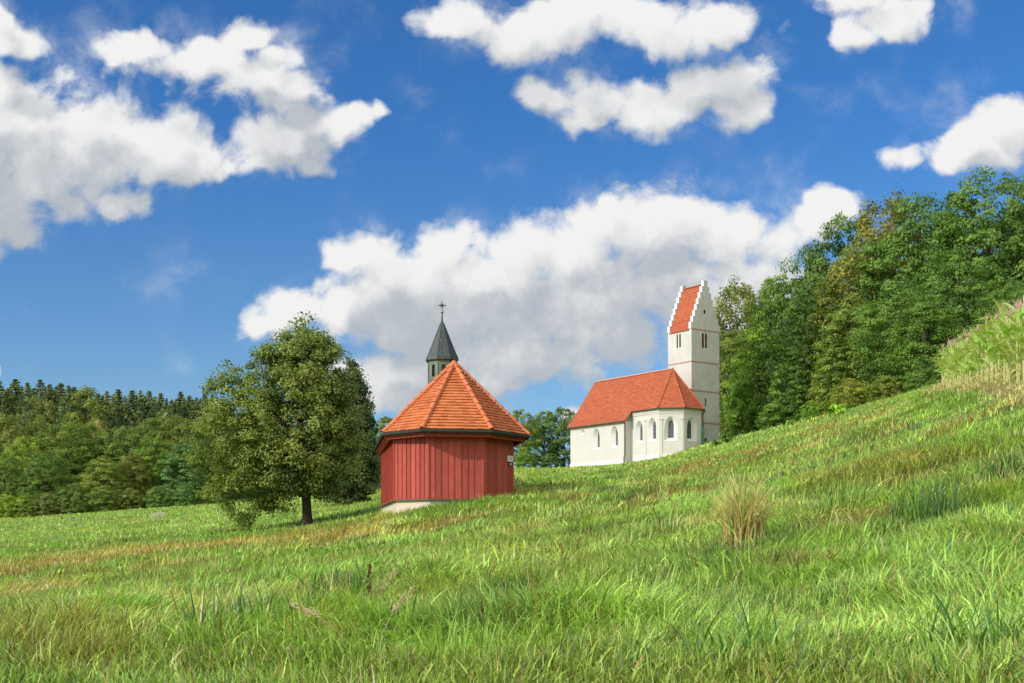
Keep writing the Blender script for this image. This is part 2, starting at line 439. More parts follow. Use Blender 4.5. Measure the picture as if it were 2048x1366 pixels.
def meadow(x, y):
    """returns colour (n,3), height factor, lodging (0 upright .. 1 flattened), direction of lodging"""
    d = np.hypot(x, y)
    n1 = fbm(x * 0.16, y * 0.16, 40, 4); n2 = fbm(x * 0.55, y * 0.55, 60, 3); n3 = fbm(x * 1.7, y * 1.7, 80, 2)
    wl = np.clip((n1 - 0.40) * 4, 0, 1)[:, None]
    c = PAL['green'] * (1 - wl) + PAL['lime'] * wl
    wb = np.clip((n2 - 0.60) * 6, 0, 1)[:, None] * 0.8
    c = c * (1 - wb) + PAL['blue'] * wb
    n4 = fbm(x * 0.28 + 40, y * 0.28, 90, 4)
    wo = np.clip((n4 - 0.52) * 5, 0, 1)[:, None] * 0.5
    c = c * (1 - wo) + PAL['olive'] * wo
    n5 = fbm(x * 0.42 - 20, y * 0.30 + 7, 120, 4)
    up = np.clip((np.arctan2(x, y) + 0.05) * 4, 0, 1) * np.clip(d / 22 - 0.4, 0, 1)
    wd = np.clip((n5 - 0.60 + 0.05 * up) * 7, 0, 1)[:, None] * 0.6 * np.clip(d / 10 - 0.55, 0.12, 1)[:, None]
    c = c * (1 - wd) + PAL['orange'] * wd
    az = x / np.maximum(y, 1.0)
    for (px, py, pw, ph, k, st), (dc, dn, df) in zip(PATCH, PATCH_D):
        ex = (az - (px - 1024) / F) / (pw / F)
        ey = np.where(y > dc, (y - dc) / max(df - dc, .1), (dc - y) / max(dc - dn, .1))
        e = np.sqrt(ex ** 2 + ey ** 2) + 1.1 * (fbm(x * 0.8 + px, y * 0.8, 210, 3) - 0.5)
        wp = np.clip(1.6 - 1.3 * e, 0, 1)[:, None] * st * (0.75 if k == 'orange' else 1.0)
        c = c * (1 - wp) + PAL[k] * wp
    bd = seg_dist(x, y, BAND)
    wob = 1.0 + 1.2 * (fbm(x * 0.5, y * 0.5, 140, 3) - 0.5)
    wband = np.clip(1.3 - bd / (np.clip(2.0 - x * 0.09, 1.2, 3.6) * wob), 0, 1)[:, None] * np.clip(0.35 + 0.75 * n2, 0, 1)[:, None]
    c = c * (1 - wband) + np.array([0.50, 0.335, 0.100]) * wband
    cd = seg_dist(x, y, CORN)
    wc = np.clip(1.25 - cd / (0.75 * wob), 0, 1)[:, None]
    c = c * (1 - wc) + PAL['straw'] * wc
    crest = np.clip(1 - np.abs(d - 118) / 10, 0, 1) * (x < 8) * (x > -4)
    wcr = crest[:, None] * 0.75
    c = c * (1 - wcr) + PAL['straw'] * wcr
    far = np.clip((d - 55) / 70, 0, 1)[:, None]
    c = c * (1 - 0.35 * far) + (PAL['lime'] * 0.92) * 0.35 * far
    hgt = 0.70 + 0.6 * n2 + 0.25 * wband[:, 0] + 0.15 * wc[:, 0] + 0.4 * (n3 - .5)
    tus = fbm(x * 1.15 + 3, y * 1.15, 170, 3)                  # tussocks, about a metre apart
    hgt = hgt * np.clip(0.35 + 1.35 * tus, 0.35, 1.6)
    lodge = np.clip((fbm(x * 0.6 + 11, y * 0.6, 160, 3) - 0.42) * 5, 0, 1)
    ang = 2 * math.pi * fbm(x * 0.45, y * 0.45 + 5, 180, 2) * 1.8
    return c, hgt, lodge, ang

# ------------------------------------------------------------------ materials
def mat_base(name):
    m = bpy.data.materials.new(name); m.use_nodes = True
    t = m.node_tree; t.nodes.clear()
    N = NT(t)
    out = N.n('ShaderNodeOutputMaterial')
    return m, N, out
def principled(N, color, rough=0.7, spec=0.3, metal=0.0, normal=None):
    b = N.n('ShaderNodeBsdfPrincipled')
    N.setin(b.inputs['Base Color'], color); N.setin(b.inputs['Roughness'], rough)
    b.inputs['Specular IOR Level'].default_value = spec; b.inputs['Metallic'].default_value = metal
    if normal is not None: N.link(normal, b.inputs['Normal'])
    return b
def bump(N, h, strength=0.4, dist=0.02):
    b = N.n('ShaderNodeBump'); b.inputs['Strength'].default_value = strength; b.inputs['Distance'].default_value = dist
    N.link(h, b.inputs['Height']); return b.outputs[0]
def attr(N, name='tint'):
    return N.n('ShaderNodeAttribute', attribute_name=name)

def mat_grass(name, trans=0.32, rough=0.42, spec=0.35):
    m, N, out = mat_base(name)
    a = attr(N)
    b = principled(N, a.outputs['Color'], rough, spec)
    tr = N.n('ShaderNodeBsdfTranslucent')
    N.link(N.mix(1.0, a.outputs['Color'], rgb(1.5, 1.5, 0.8), 'MULTIPLY'), tr.inputs[0])
    mx = N.n('ShaderNodeMixShader'); mx.inputs[0].default_value = trans
    N.link(b.outputs[0], mx.inputs[1]); N.link(tr.outputs[0], mx.inputs[2]); N.link(mx.outputs[0], out.inputs[0])
    return m
def mat_ground():
    m, N, out = mat_base('meadow_soil')
    a = attr(N)
    g = N.n('ShaderNodeNewGeometry')
    n1 = N.noise(g.outputs['Position'], 3.0, 6, 0.65)
    n2 = N.noise(g.outputs['Position'], 14.0, 4, 0.6)
    k = N.math('MULTIPLY', N.lin(n1.outputs[0], 0.25, 0.75, 0.55, 1.25), N.lin(n2.outputs[0], 0.25, 0.75, 0.6, 1.3))
    col = N.mix(1.0, a.outputs['Color'], k, 'MULTIPLY')
    b = principled(N, col, 0.95, 0.1, normal=bump(N, n2.outputs[0], 0.9, 0.12))
    N.link(b.outputs[0], out.inputs[0])
    return m
def mat_leaf(name, c1, c2, trans=0.3, rough=0.5, spec=0.3):
    """foliage: leaf colours c1..c2 by the leaf's own tint, times the colour of the single tree"""
    m, N, out = mat_base(name)
    a = attr(N); oi = N.n('ShaderNodeObjectInfo')
    col = N.mix(a.outputs['Fac'], rgb(*c1), rgb(*c2))
    col = N.mix(1.0, col, oi.outputs['Color'], 'MULTIPLY')
    b = principled(N, col, rough, spec)
    tr = N.n('ShaderNodeBsdfTranslucent')
    N.link(N.mix(1.0, col, rgb(1.6, 1.5, 0.7), 'MULTIPLY'), tr.inputs[0])
    mx = N.n('ShaderNodeMixShader'); mx.inputs[0].default_value = trans
    N.link(b.outputs[0], mx.inputs[1]); N.link(tr.outputs[0], mx.inputs[2]); N.link(mx.outputs[0], out.inputs[0])
    return m
def mat_bark(name, c=(0.085, 0.062, 0.045)):
    m, N, out = mat_base(name)
    tc = N.n('ShaderNodeTexCoord')
    mp = N.n('ShaderNodeMapping'); mp.inputs['Scale'].default_value = (9, 9, 1.6); N.link(tc.outputs['Object'], mp.inputs[0])
    n = N.noise(mp.outputs[0], 2.0, 6, 0.65)
    col = N.mix(n.outputs[0], rgb(*[x * 0.45 for x in c]), rgb(*[x * 1.5 for x in c]))
    b = principled(N, col, 0.9, 0.15, normal=bump(N, n.outputs[0], 0.8, 0.05))
    N.link(b.outputs[0], out.inputs[0]); return m
def mat_wood(name, c, streak=0.5):
    """painted boards: every board its own tone, worn streaks running down"""
    m, N, out = mat_base(name)
    a = attr(N)
    g = N.n('ShaderNodeNewGeometry')
    mp = N.n('ShaderNodeMapping'); mp.inputs['Scale'].default_value = (9, 9, 0.8); N.link(g.outputs['Position'], mp.inputs[0])
    n = N.noise(mp.outputs[0], 3.0, 7, 0.65)
    n2 = N.noise(g.outputs['Position'], 1.6, 5, 0.6)
    dark = rgb(c[0] * 0.66, c[1] * 0.6, c[2] * 0.62); lite = rgb(c[0] * 1.2, c[1] * 1.55, c[2] * 1.5)
    col = N.mix(N.lin(n.outputs[0], 0.3, 0.72), dark, lite)
    col = N.mix(N.lin(n2.outputs[0], 0.35, 0.7, 0, streak), col, rgb(c[0] * 0.9, c[1] * 1.25, c[2] * 1.15))
    col = N.mix(1.0, col, N.lin(a.outputs['Fac'], 0, 1, 0.78, 1.18), 'MULTIPLY')
    b = principled(N, col, 0.72, 0.25, normal=bump(N, n.outputs[0], 0.35, 0.01))
    N.link(b.outputs[0], out.inputs[0]); return m
def mat_tile(name, c1, c2, dark, rough=0.75, moss=0.12):
    m, N, out = mat_base(name)
    a = attr(N); g = N.n('ShaderNodeNewGeometry')
    n = N.noise(g.outputs['Position'], 1.1, 6, 0.62)
    n2 = N.noise(g.outputs['Position'], 16.0, 4, 0.6)
    col = N.mix(a.outputs['Fac'], rgb(*c1), rgb(*c2))
    col = N.mix(N.lin(n.outputs[0], 0.52, 0.78, 0, moss * 3), col, rgb(*dark))
    col = N.mix(1.0, col, N.lin(n2.outputs[0], 0.2, 0.8, 0.82, 1.15), 'MULTIPLY')
    b = principled(N, col, rough, 0.25, normal=bump(N, n2.outputs[0], 0.25, 0.01))
    N.link(b.outputs[0], out.inputs[0]); return m
def mat_plaster(name, c, stain=0.25, damp=None):
    m, N, out = mat_base(name)
    g = N.n('ShaderNodeNewGeometry')
    n = N.noise(g.outputs['Position'], 0.55, 6, 0.6)
    n2 = N.noise(g.outputs['Position'], 7.0, 5, 0.65)
    mp = N.n('ShaderNodeMapping'); mp.inputs['Scale'].default_value = (2.5, 2.5, 0.22); N.link(g.outputs['Position'], mp.inputs[0])
    n3 = N.noise(mp.outputs[0], 2.0, 5, 0.6)
    col = N.mix(N.lin(n.outputs[0], 0.4, 0.75, 0, stain), rgb(*c), rgb(c[0] * 0.80, c[1] * 0.78, c[2] * 0.72))
    col = N.mix(N.lin(n3.outputs[0], 0.5, 0.8, 0, stain), col, rgb(c[0] * 0.74, c[1] * 0.74, c[2] * 0.72))
    col = N.mix(1.0, col, N.lin(n2.outputs[0], 0.2, 0.8, 0.94, 1.04), 'MULTIPLY')
    b = principled(N, col, 0.88, 0.2, normal=bump(N, n2.outputs[0], 0.25, 0.02))
    N.link(b.outputs[0], out.inputs[0]); return m
def mat_flat(name, c, rough=0.6, spec=0.3, metal=0.0, var=0.2, scale=6.0):
    m, N, out = mat_base(name)
    g = N.n('ShaderNodeNewGeometry'); n = N.noise(g.outputs['Position'], scale, 5, 0.6)
    col = N.mix(1.0, rgb(*c), N.lin(n.outputs[0], 0.25, 0.75, 1 - var, 1 + var), 'MULTIPLY')
    b = principled(N, col, rough, spec, metal)
    N.link(b.outputs[0], out.inputs[0]); return m
def mat_copper(name, c1, c2, c3, rough=0.5):
    """weathered metal sheet with streaks running down"""
    m, N, out = mat_base(name)
    g = N.n('ShaderNodeNewGeometry')
    mp = N.n('ShaderNodeMapping'); mp.inputs['Scale'].default_value = (7, 7, 0.55); N.link(g.outputs['Position'], mp.inputs[0])
    n = N.noise(mp.outputs[0], 2.6, 7, 0.68); n2 = N.noise(mp.outputs[0], 6.0, 5, 0.6)
    col = N.mix(N.lin(n.outputs[0], 0.38, 0.66), rgb(*c1), rgb(*c2))
    col = N.mix(N.lin(n2.outputs[0], 0.60, 0.72), col, rgb(*c3))
    b = principled(N, col, rough, 0.4, normal=bump(N, n.outputs[0], 0.2, 0.01))
    N.link(b.outputs[0], out.inputs[0]); return m

M = dict(
    grass=mat_grass('grass_blades', 0.24), dry=mat_grass('dry_blades', 0.25, 0.6, 0.15), ground=mat_ground(),
    bark=mat_bark('bark'), bark_pale=mat_bark('pale_bark', (0.22, 0.20, 0.16)), bark_dark=mat_bark('dark_bark', (0.06, 0.045, 0.034)),
    leaf=mat_leaf('tree_leaves', (0.074, 0.118, 0.025), (0.265, 0.325, 0.076), 0.36),
    linden=mat_leaf('linden_leaves', (0.070, 0.128, 0.024), (0.320, 0.395, 0.080), 0.36),
    needle=mat_leaf('spruce_needles', (0.068, 0.112, 0.038), (0.195, 0.245, 0.082), 0.27),
    corn=mat_leaf('maize_leaves', (0.31, 0.52, 0.075), (0.74, 0.66, 0.38), 0.34, 0.4, 0.4),
    red=mat_wood('red_boards', (0.410, 0.066, 0.048)), redtrim=mat_wood('red_fascia', (0.44, 0.074, 0.050), 0.3),
    tile=mat_tile('chapel_tiles', (0.47, 0.140, 0.047), (0.63, 0.215, 0.080), (0.30, 0.10, 0.05)),
    hip=mat_tile('hip_tiles', (0.52, 0.14, 0.055), (0.66, 0.21, 0.09), (0.32, 0.11, 0.06)),
    tile2=mat_tile('church_tiles', (0.36, 0.090, 0.040), (0.49, 0.135, 0.060), (0.34, 0.075, 0.035), moss=0.1),
    ridge=mat_tile('ridge_mortar', (0.58, 0.33, 0.22), (0.70, 0.44, 0.32), (0.45, 0.24, 0.16)),
    plaster=mat_plaster('cream_plaster', (0.600, 0.578, 0.530), 0.35), white=mat_plaster('white_plaster', (0.70, 0.70, 0.69), 0.1),
    tower=mat_plaster('tower_plaster', (0.605, 0.587, 0.545), 0.8), stone=mat_plaster('stone_base', (0.62, 0.54, 0.42), 0.7),
    brickline=mat_flat('brick_course', (0.47, 0.31, 0.23), 0.85), gutter=mat_flat('green_gutter', (0.030, 0.038, 0.027), 0.7, 0.25),
    dark=mat_flat('dark_opening', (0.015, 0.014, 0.013), 0.4, 0.5), glass=mat_flat('old_glass', (0.075, 0.07, 0.07), 0.12, 0.6, var=0.4, scale=4),
    lead=mat_flat('window_bars', (0.20, 0.19, 0.18), 0.6), shutter=mat_flat('brown_louvre', (0.15, 0.075, 0.035), 0.75),
    soffit=mat_wood('soffit_boards', (0.10, 0.055, 0.030)), timber=mat_wood('base_board', (0.16, 0.10, 0.065)),
    spire=mat_copper('spire_sheet', (0.030, 0.037, 0.036), (0.062, 0.080, 0.074), (0.36, 0.39, 0.35), 0.55),
    patina=mat_copper('copper_patina', (0.070, 0.105, 0.078), (0.17, 0.22, 0.155), (0.27, 0.33, 0.25), 0.6),
    iron=mat_flat('black_iron', (0.018, 0.018, 0.017), 0.5, 0.4), ball=mat_flat('metal_ball', (0.28, 0.30, 0.27), 0.35, 0.5, 0.6),
    pipe=mat_flat('brown_downpipe', (0.13, 0.075, 0.055), 0.5), pipegreen=mat_flat('green_downpipe', (0.04, 0.16, 0.10), 0.5),
    sign=mat_flat('white_notice', (0.72, 0.74, 0.68), 0.5, var=0.06), signprint=mat_flat('notice_print', (0.30, 0.42, 0.32), 0.6, var=0.4, scale=60),
    slate=mat_flat('dark_plate', (0.05, 0.06, 0.09), 0.4),
)

# ------------------------------------------------------------------ ground sheet
def build_ground():
    az = np.concatenate([np.arange(-180, -32, 4.0), np.arange(-32, 32, 0.22), np.arange(32, 180, 4.0)])
    az = np.radians(az); na = len(az)
    rr = np.concatenate([[0.6], np.geomspace(1.2, 160, 250), np.geomspace(168, 900, 40)])
    A, Rr = np.meshgrid(az, rr)
    x = (Rr * np.sin(A)).ravel(); y = (Rr * np.cos(A)).ravel()
    z = ground_z(x, y)
    c, h, lo, an = meadow(x, y)
    d = np.hypot(x, y)
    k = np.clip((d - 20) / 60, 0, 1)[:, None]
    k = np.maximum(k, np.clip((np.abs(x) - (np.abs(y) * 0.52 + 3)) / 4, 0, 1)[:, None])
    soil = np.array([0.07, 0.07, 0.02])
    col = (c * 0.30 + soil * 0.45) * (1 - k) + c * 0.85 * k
    V = np.stack([x, y, z], 1)
    nr = len(rr)
    i = np.arange(nr - 1)[:, None] * na; j = np.arange(na)[None]
    jn = (j + 1) % na
    Q = np.stack([i + j, i + jn, i + na + jn, i + na + j], -1).reshape(-1, 4)[:, ::-1]
    V = np.concatenate([V, [[0, 0, gz(0, 0)]]]); col = np.concatenate([col, col[:1]])
    ctr = len(V) - 1
    T = np.stack([np.arange(na), (np.arange(na) + 1) % na, np.full(na, ctr)], 1)[:, ::-1]
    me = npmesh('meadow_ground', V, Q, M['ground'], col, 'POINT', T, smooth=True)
    # faces must look up
    o = bpy.data.objects.new('meadow_ground', me); link(o)
    if me.polygons[len(me.polygons) // 2].normal.z < 0: me.flip_normals()
    tag(o, 'grassy hillside meadow rising to the right', 'meadow', kind='structure')
build_ground()

# ------------------------------------------------------------------ grass
RG = np.random.default_rng(11)
CHAPEL_POLY = []   # filled below, keeps blades out of the chapel floor
def blades(x, y, h, w, yaw, bend, bdir, col, nseg, z=None, tipcol=None):
    """ribbons of quads, one per blade; returns V, Q, colour"""
    n = len(x)
    if z is None: z = ground_z(x, y) - 0.01
    t = np.linspace(0, 1, nseg + 1)
    bx, by = np.cos(bdir), np.sin(bdir)
    wx, wy = np.cos(yaw), np.sin(yaw)
    V = np.empty((n, nseg + 1, 2, 3), np.float32); C = np.empty((n, nseg + 1, 2, 3), np.float32)
    for k, tk in enumerate(t):
        # the blade is an arc: its slope angle grows with bend
        th = bend * tk
        s = np.where(np.abs(bend) > 1e-3, (1 - np.cos(th)) / np.maximum(bend, 1e-3), 0) * h
        zz = np.where(np.abs(bend) > 1e-3, np.sin(th) / np.maximum(bend, 1e-3), tk) * h
        ww = w * (1 - tk ** 1.6) * 0.5 + 0.0008
        for sgn, e in ((0, -1), (1, 1)):
            V[:, k, sgn, 0] = x + bx * s + wx * ww * e
            V[:, k, sgn, 1] = y + by * s + wy * ww * e
            V[:, k, sgn, 2] = z + zz
        cc = col * 1.0
        if tipcol is not None and tk > 0.7: cc = cc * 0.5 + tipcol * 0.5
        C[:, k, 0] = cc; C[:, k, 1] = cc
    base = (np.arange(n) * (nseg + 1) * 2)[:, None]
    k = np.arange(nseg)[None] * 2
    Q = np.stack([base + k, base + k + 1, base + k + 3, base + k + 2], -1).reshape(-1, 4)
    return V.reshape(-1, 3), Q, C.reshape(-1, 3)

def build_grass():
    VV, QQ, CC = [], [], []
    off = 0
    #        d0    d1   blades  height  width  segs spread(rad)
    zones = [(3.0, 7.5, 170000, 0.125, 0.0052, 4, 0.50), (7.0, 15, 190000, 0.145, 0.0078, 4, 0.48), (14, 28, 170000, 0.16, 0.0120, 3, 0.47),
             (27, 52, 120000, 0.17, 0.020, 2, 0.47), (50, 95, 90000, 0.18, 0.036, 2, 0.47), (90, 178, 70000, 0.20, 0.065, 2, 0.47)]
    for (d0, d1, n, h0, w0, ns, sp) in zones:
        d = np.sqrt(RG.uniform(d0 ** 2, d1 ** 2, n)); a = RG.uniform(-sp, sp, n)
        x = d * np.tan(a); y = d
        if d1 <= 52:                       # the meadow goes on to both sides
            m = int(n * (0.55 if d1 < 16 else 0.3)); ds = np.sqrt(RG.uniform(d0 ** 2, d1 ** 2, m))
            x = np.concatenate([x, RG.choice([-1, 1], m) * (ds * math.tan(sp) + RG.uniform(0, 5 + 0.1 * ds, m))]); y = np.concatenate([y, ds]); n += m
        # gather into tufts
        cl = RG.random(n) < 0.6
        x = np.where(cl, np.round(x / (w0 * 14)) * w0 * 14 + RG.normal(0, w0 * 3, n) + w0 * 8 * RG.random(n), x)
        inch = np.zeros(n, bool)
        for poly in CHAPEL_POLY: inch |= inside(x, y, poly)
        keep = ~inch
        x, y = x[keep], y[keep]; n = len(x)
        c, hf, lodge, ang = meadow(x, y)
        r = RG.random(n)
        c = c * (RG.uniform(0.42, 1.62, n) * (0.9 + 0.45 * lodge))[:, None]  # flattened blades are paler: their sheen is put into the colour
        c[r < 0.06] = PAL['straw'] * RG.uniform(0.6, 1.1, (r < 0.06).sum())[:, None] * 0.9
        m2 = (r > 0.12) & (r < 0.17); c[m2] = PAL['orange'] * RG.uniform(0.6, 1.1, m2.sum())[:, None]
        m3 = (r > 0.17) & (r < 0.30); c[m3] = PAL['lime'] * RG.uniform(0.9, 1.5, m3.sum())[:, None]
        m4 = (r > 0.30) & (r < 0.36); c[m4] = PAL['blue'] * RG.uniform(0.7, 1.5, m4.sum())[:, None]
        h = h0 * np.clip(hf, .4, 1.7) * RG.uniform(0.45, 1.35, n)
        w = w0 * RG.uniform(0.55, 1.5, n)
        wide = RG.random(n) < 0.08
        w = np.where(wide, w * 2.0, w); h = np.where(wide, h * 1.3, h)
        bdir = ang + RG.normal(0, 0.9, n) * (1.9 - 1.1 * lodge)
        bend = np.clip(RG.normal(1.35, 0.65, n) + lodge * 0.9, 0.05, 2.7)
        h = h * (1 + 0.6 * lodge)
        yaw = bdir + math.pi / 2 + RG.normal(0, 0.6, n)
        V, Q, C = blades(x, y, h, w, yaw, bend, bdir, c, ns)
        VV.append(V); QQ.append(Q + off); CC.append(C); off += len(V)
    me = npmesh('meadow_grass', np.concatenate(VV), np.concatenate(QQ), M['grass'], np.concatenate(CC), 'POINT')
    o = bpy.data.objects.new('meadow_grass', me); link(o)
    tag(o, 'tall mixed meadow grass covering the whole hillside', 'grass', kind='stuff')
def inside(x, y, poly):
    r = np.ones(len(x), bool)
    n = len(poly)
    for i in range(n):
        (x0, y0), (x1, y1) = poly[i], poly[(i + 1) % n]
        r &= ((x1 - x0) * (y - y0) - (y1 - y0) * (x - x0)) > 0
    return r

# ------------------------------------------------------------------ roofs
def tile_panel(mb, A, B, C, D, rows, tile_w, lift, rng, jitter=0.12):
    """stepped tile courses on the plane A-B (eave) to D-C (top)"""
    A, B, C, D = (Vector(p) for p in (A, B, C, D))
    nrm = (B - A).cross(D - A).normalized()
    if nrm.z < 0: nrm = -nrm
    flipped = (B - A).cross(D - A).dot(nrm) < 0
    for k in range(rows):
        t0, t1 = k / rows, (k + 1) / rows
        L0, R0 = A.lerp(D, t0), B.lerp(C, t0); L1, R1 = A.lerp(D, t1), B.lerp(C, t1)
        n = max(1, int(round((R0 - L0).length / tile_w)))
        for i in range(n):
            a, b = i / n, (i + 1) / n
            tint = min(1, max(0, 0.5 + rng.gauss(0, jitter * 2)))
            l = lift * (1 + 0.25 * rng.uniform(-1, 1))
            p0, p1 = L0.lerp(R0, a) + nrm * l, L0.lerp(R0, b) + nrm * l
            p2, p3 = L1.lerp(R1, b) + nrm * 0.002, L1.lerp(R1, a) + nrm * 0.002
            q0, q1 = L0.lerp(R0, a), L0.lerp(R0, b)
            if flipped:
                mb.quad(p1, p0, p3, p2, tint); mb.quad(p0, p1, q1, q0, tint)
            else:
                mb.quad(p0, p1, p2, p3, tint); mb.quad(q0, q1, p1, p0, tint)

def hip_row(mb, a, b, length, r, rng, up=Vector((0, 0, 1))):
    """row of overlapping half-round tiles from a (bottom) to b (top)"""
    a, b = Vector(a), Vector(b)
    d = (b - a).normalized(); L = (b - a).length
    side = d.cross(up).normalized(); nn = side.cross(d).normalized()
    n = max(1, int(round(L / length)))
    for i in range(n):
        p0 = a + d * (L * i / n) ; p1 = a + d * (L * (i + 1) / n + 0.05)
        r0, r1 = r * 1.18, r * 0.92
        tint = min(1, max(0, 0.5 + rng.gauss(0, 0.25)))
        m = 8
        ring = lambda p, rad, lift: [p + (side * math.cos(math.pi * k / m) + nn * (math.sin(math.pi * k / m) * 1.0)) * rad + nn * lift for k in range(m + 1)]
        R0, R1 = ring(p0, r0, 0.012), ring(p1, r1, 0.0)
        I0 = ring(p0, r0 * 0.8, 0.012)
        for k in range(m):
            mb.quad(R0[k], R0[k + 1], R1[k + 1], R1[k], tint)
            mb.quad(I0[k], I0[k + 1], R0[k + 1], R0[k], tint * 0.6)

def offset_poly(pts, o):
    """open polyline offset to the left side (inwards for our walls) by o, mitred"""
    P = [Vector(p) for p in pts]; out = []
    dirs = [(P[i + 1] - P[i]).normalized() for i in range(len(P) - 1)]
    nrm = [Vector((-d.y, d.x)) for d in dirs]
    for i, p in enumerate(P):
        if i == 0: out.append(p + nrm[0] * o)
        elif i == len(P) - 1: out.append(p + nrm[-1] * o)
        else:
            b = (nrm[i - 1] + nrm[i]).normalized()
            out.append(p + b * (o / max(0.3, b.dot(nrm[i]))))
    return out

# ------------------------------------------------------------------ the red chapel
def build_chapel():
    rng = random.Random(5)
    # outline of the eaves in plan, read from left rear around the polygonal end to the right rear
    E = [(-6.00, 52.4), (-4.72, 44.25), (-3.205, 42.70), (-0.735, 43.12), (0.60, 45.20), (-0.68, 53.3)]
    Wp = offset_poly(E, 0.56)
    ax = (Vector(E[0]) - Vector(E[1])).normalized()
    Wp[5] = Wp[5] - ax * 0.5
    Wp[0] = Vector((-5.62, 51.6)); Wp[1] = Vector((-4.36, 44.45))      # the eaves stand out less along the nave
    ze, apex, zr = 4.05, Vector((-2.20, 45.5)), 6.78
    ridge_end = apex + ax * 7.6
    zb = 1.57                                               # top of the masonry base
    c0 = Vector((-2.3, 47.5, 1.3))
    root = empty('red_chapel', c0, 'small red board-clad chapel with orange tiled polygonal roof in the meadow', 'chapel')
    CHAPEL_POLY.append([(p.x, p.y) for p in Wp])
    # masonry base
    mb = MB()
    Pb = offset_poly(Wp, 0.06)
    for i in range(5):
        mb.wallbox(Pb[i], Pb[i + 1], -0.6, zb - 0.03, 0.0, 0.35, rng.random())
    mb.wallbox(Pb[5], Pb[0], -0.6, zb - 0.03, 0.0, 0.35)
    mb.build('plinth', M['stone'], root)
    # board that throws the water off the plinth
    mb = MB()
    for i in range(5):
        d = (Wp[i + 1] - Wp[i]).normalized()
        mb.wallbox(Wp[i] - d * 0.02, Wp[i + 1] + d * 0.02, zb - 0.03, zb + 0.012, 0.075, 0.02, 0.7)
    mb.build('base_board', M['timber'], root)
    # boards: overlapping verticals of changing width
    mb = MB()
    for i in range(5):
        A, B = Wp[i], Wp[i + 1]; d = (B - A).normalized(); L = (B - A).length
        mb.wallbox(A, B, zb + 0.012, ze - 0.15, 0.0, 0.06, 0.35)
        s = 0.0; k = 0
        while s < L - 0.02:
            w = rng.uniform(0.20, 0.27)
            e = min(L, s + w)
            if L - e < 0.10: e = L
            o = 0.026 if k % 2 else 0.012
            z0 = zb + 0.014 + rng.uniform(0, 0.012)
            g = rng.uniform(0.004, 0.010)
            lean = rng.uniform(-0.008, 0.008)
            # thin tapering board standing proud at its right edge, so that it laps over its neighbour
            a, b = A + d * (s + g), A + d * (e - 0.001)
            n = Vector((d.y, -d.x))
            o0, o1 = 0.004 + 0.006 * rng.random(), 0.027 + 0.012 * rng.random()
            zt = ze - 0.14
            a2, b2 = a + d * lean, b + d * lean
            pts = [a + n * o0, b + n * o1, b + n * 0.001, a + n * 0.001]
            pt2 = [a2 + n * o0, b2 + n * o1, b2 + n * 0.001, a2 + n * 0.001]
            mb.box8([(p.x, p.y, z0) for p in pts] + [(p.x, p.y, zt) for p in pt2], rng.random())
            s = e; k += 1
    mb.wallbox(Wp[5], Wp[0], zb, ze, 0.03, 0.05, 0.5)
    # rear gable triangle
    g0, g1, gr = Wp[5], Wp[0], ridge_end - ax * 0.6
    mb.tri((g0.x, g0.y, ze), (g1.x, g1.y, ze), (gr.x, gr.y, zr - 0.1))
    mb.build('board_wall', M['red'], root)
    # narrow corner boards
    for i in (1, 2, 3, 4):
        p = Wp[i]; out = (Wp[i] - Vector((-2.2, 45.5))).normalized()
        q = p + out * 0.03
        mb = MB()
        mb.tube([(q.x, q.y, zb + 0.012), (q.x, q.y, ze - 0.16)], 0.035, 4, 0.6)
        mb.build('corner_board', M['redtrim'], root)
    # eaves: soffit, fascia, gutter
    mb = MB()
    Ei = offset_poly(E, 0.05); Eo = offset_poly(E, 0.60)
    for i in range(5):
        z = ze - 0.20
        mb.quad((Ei[i].x, Ei[i].y, z), (Eo[i].x, Eo[i].y, z + 0.03), (Eo[i + 1].x, Eo[i + 1].y, z + 0.03), (Ei[i + 1].x, Ei[i + 1].y, z))
    mb.build('soffit', M['soffit'], root)
    mb = MB()
    Ef = offset_poly(E, 0.10)
    for i in range(5):
        A, B = Ef[i], Ef[i + 1]; d = (B - A).normalized(); n = Vector((d.y, -d.x))
        # box cornice with a bevelled foot
        prof = [(0.0, 0.085), (0.0, -0.245), (-0.10, -0.262), (-0.14, -0.25)]
        for (o0, z0), (o1, z1) in zip(prof[:-1], prof[1:]):
            P0 = offset_poly(E, 0.10 - o0); P1 = offset_poly(E, 0.10 - o1)
            mb.quad((P1[i].x, P1[i].y, ze + z1), (P1[i + 1].x, P1[i + 1].y, ze + z1), (P0[i + 1].x, P0[i + 1].y, ze + z0), (P0[i].x, P0[i].y, ze + z0), 0.5)
    mb.build('fascia', M['redtrim'], root)
    mb = MB()
    Eg = offset_poly(E, -0.035)
    rg = 0.062
    for i in range(5):
        mb.tube([(Eg[i].x, Eg[i].y, ze - 0.075), (Eg[i + 1].x, Eg[i + 1].y, ze - 0.075)], rg, 10)
    for i in range(1, 5): mb.sphere((Eg[i].x, Eg[i].y, ze - 0.075), rg, 8, 6)
    mb.build('gutter', M['gutter'], root)
    # roof planes with tile courses
    P3 = lambda p, z: Vector((p.x, p.y, z))
    Ev = [Vector(p) for p in E]
    ap = P3(apex, zr)
    mb = MB()
    for i in (1, 2, 3):
        tile_panel(mb, P3(Ev[i], ze), P3(Ev[i + 1], ze), ap, ap, 23, 0.24, 0.046, rng)
    re = P3(ridge_end, zr)
    tile_panel(mb, P3(Ev[0], ze), P3(Ev[1], ze), ap, re, 23, 0.24, 0.046, rng)
    tile_panel(mb, P3(Ev[4], ze), P3(Ev[5], ze), re, ap, 23, 0.24, 0.046, rng)
    mb.build('tiled_roof', M['tile'], root)
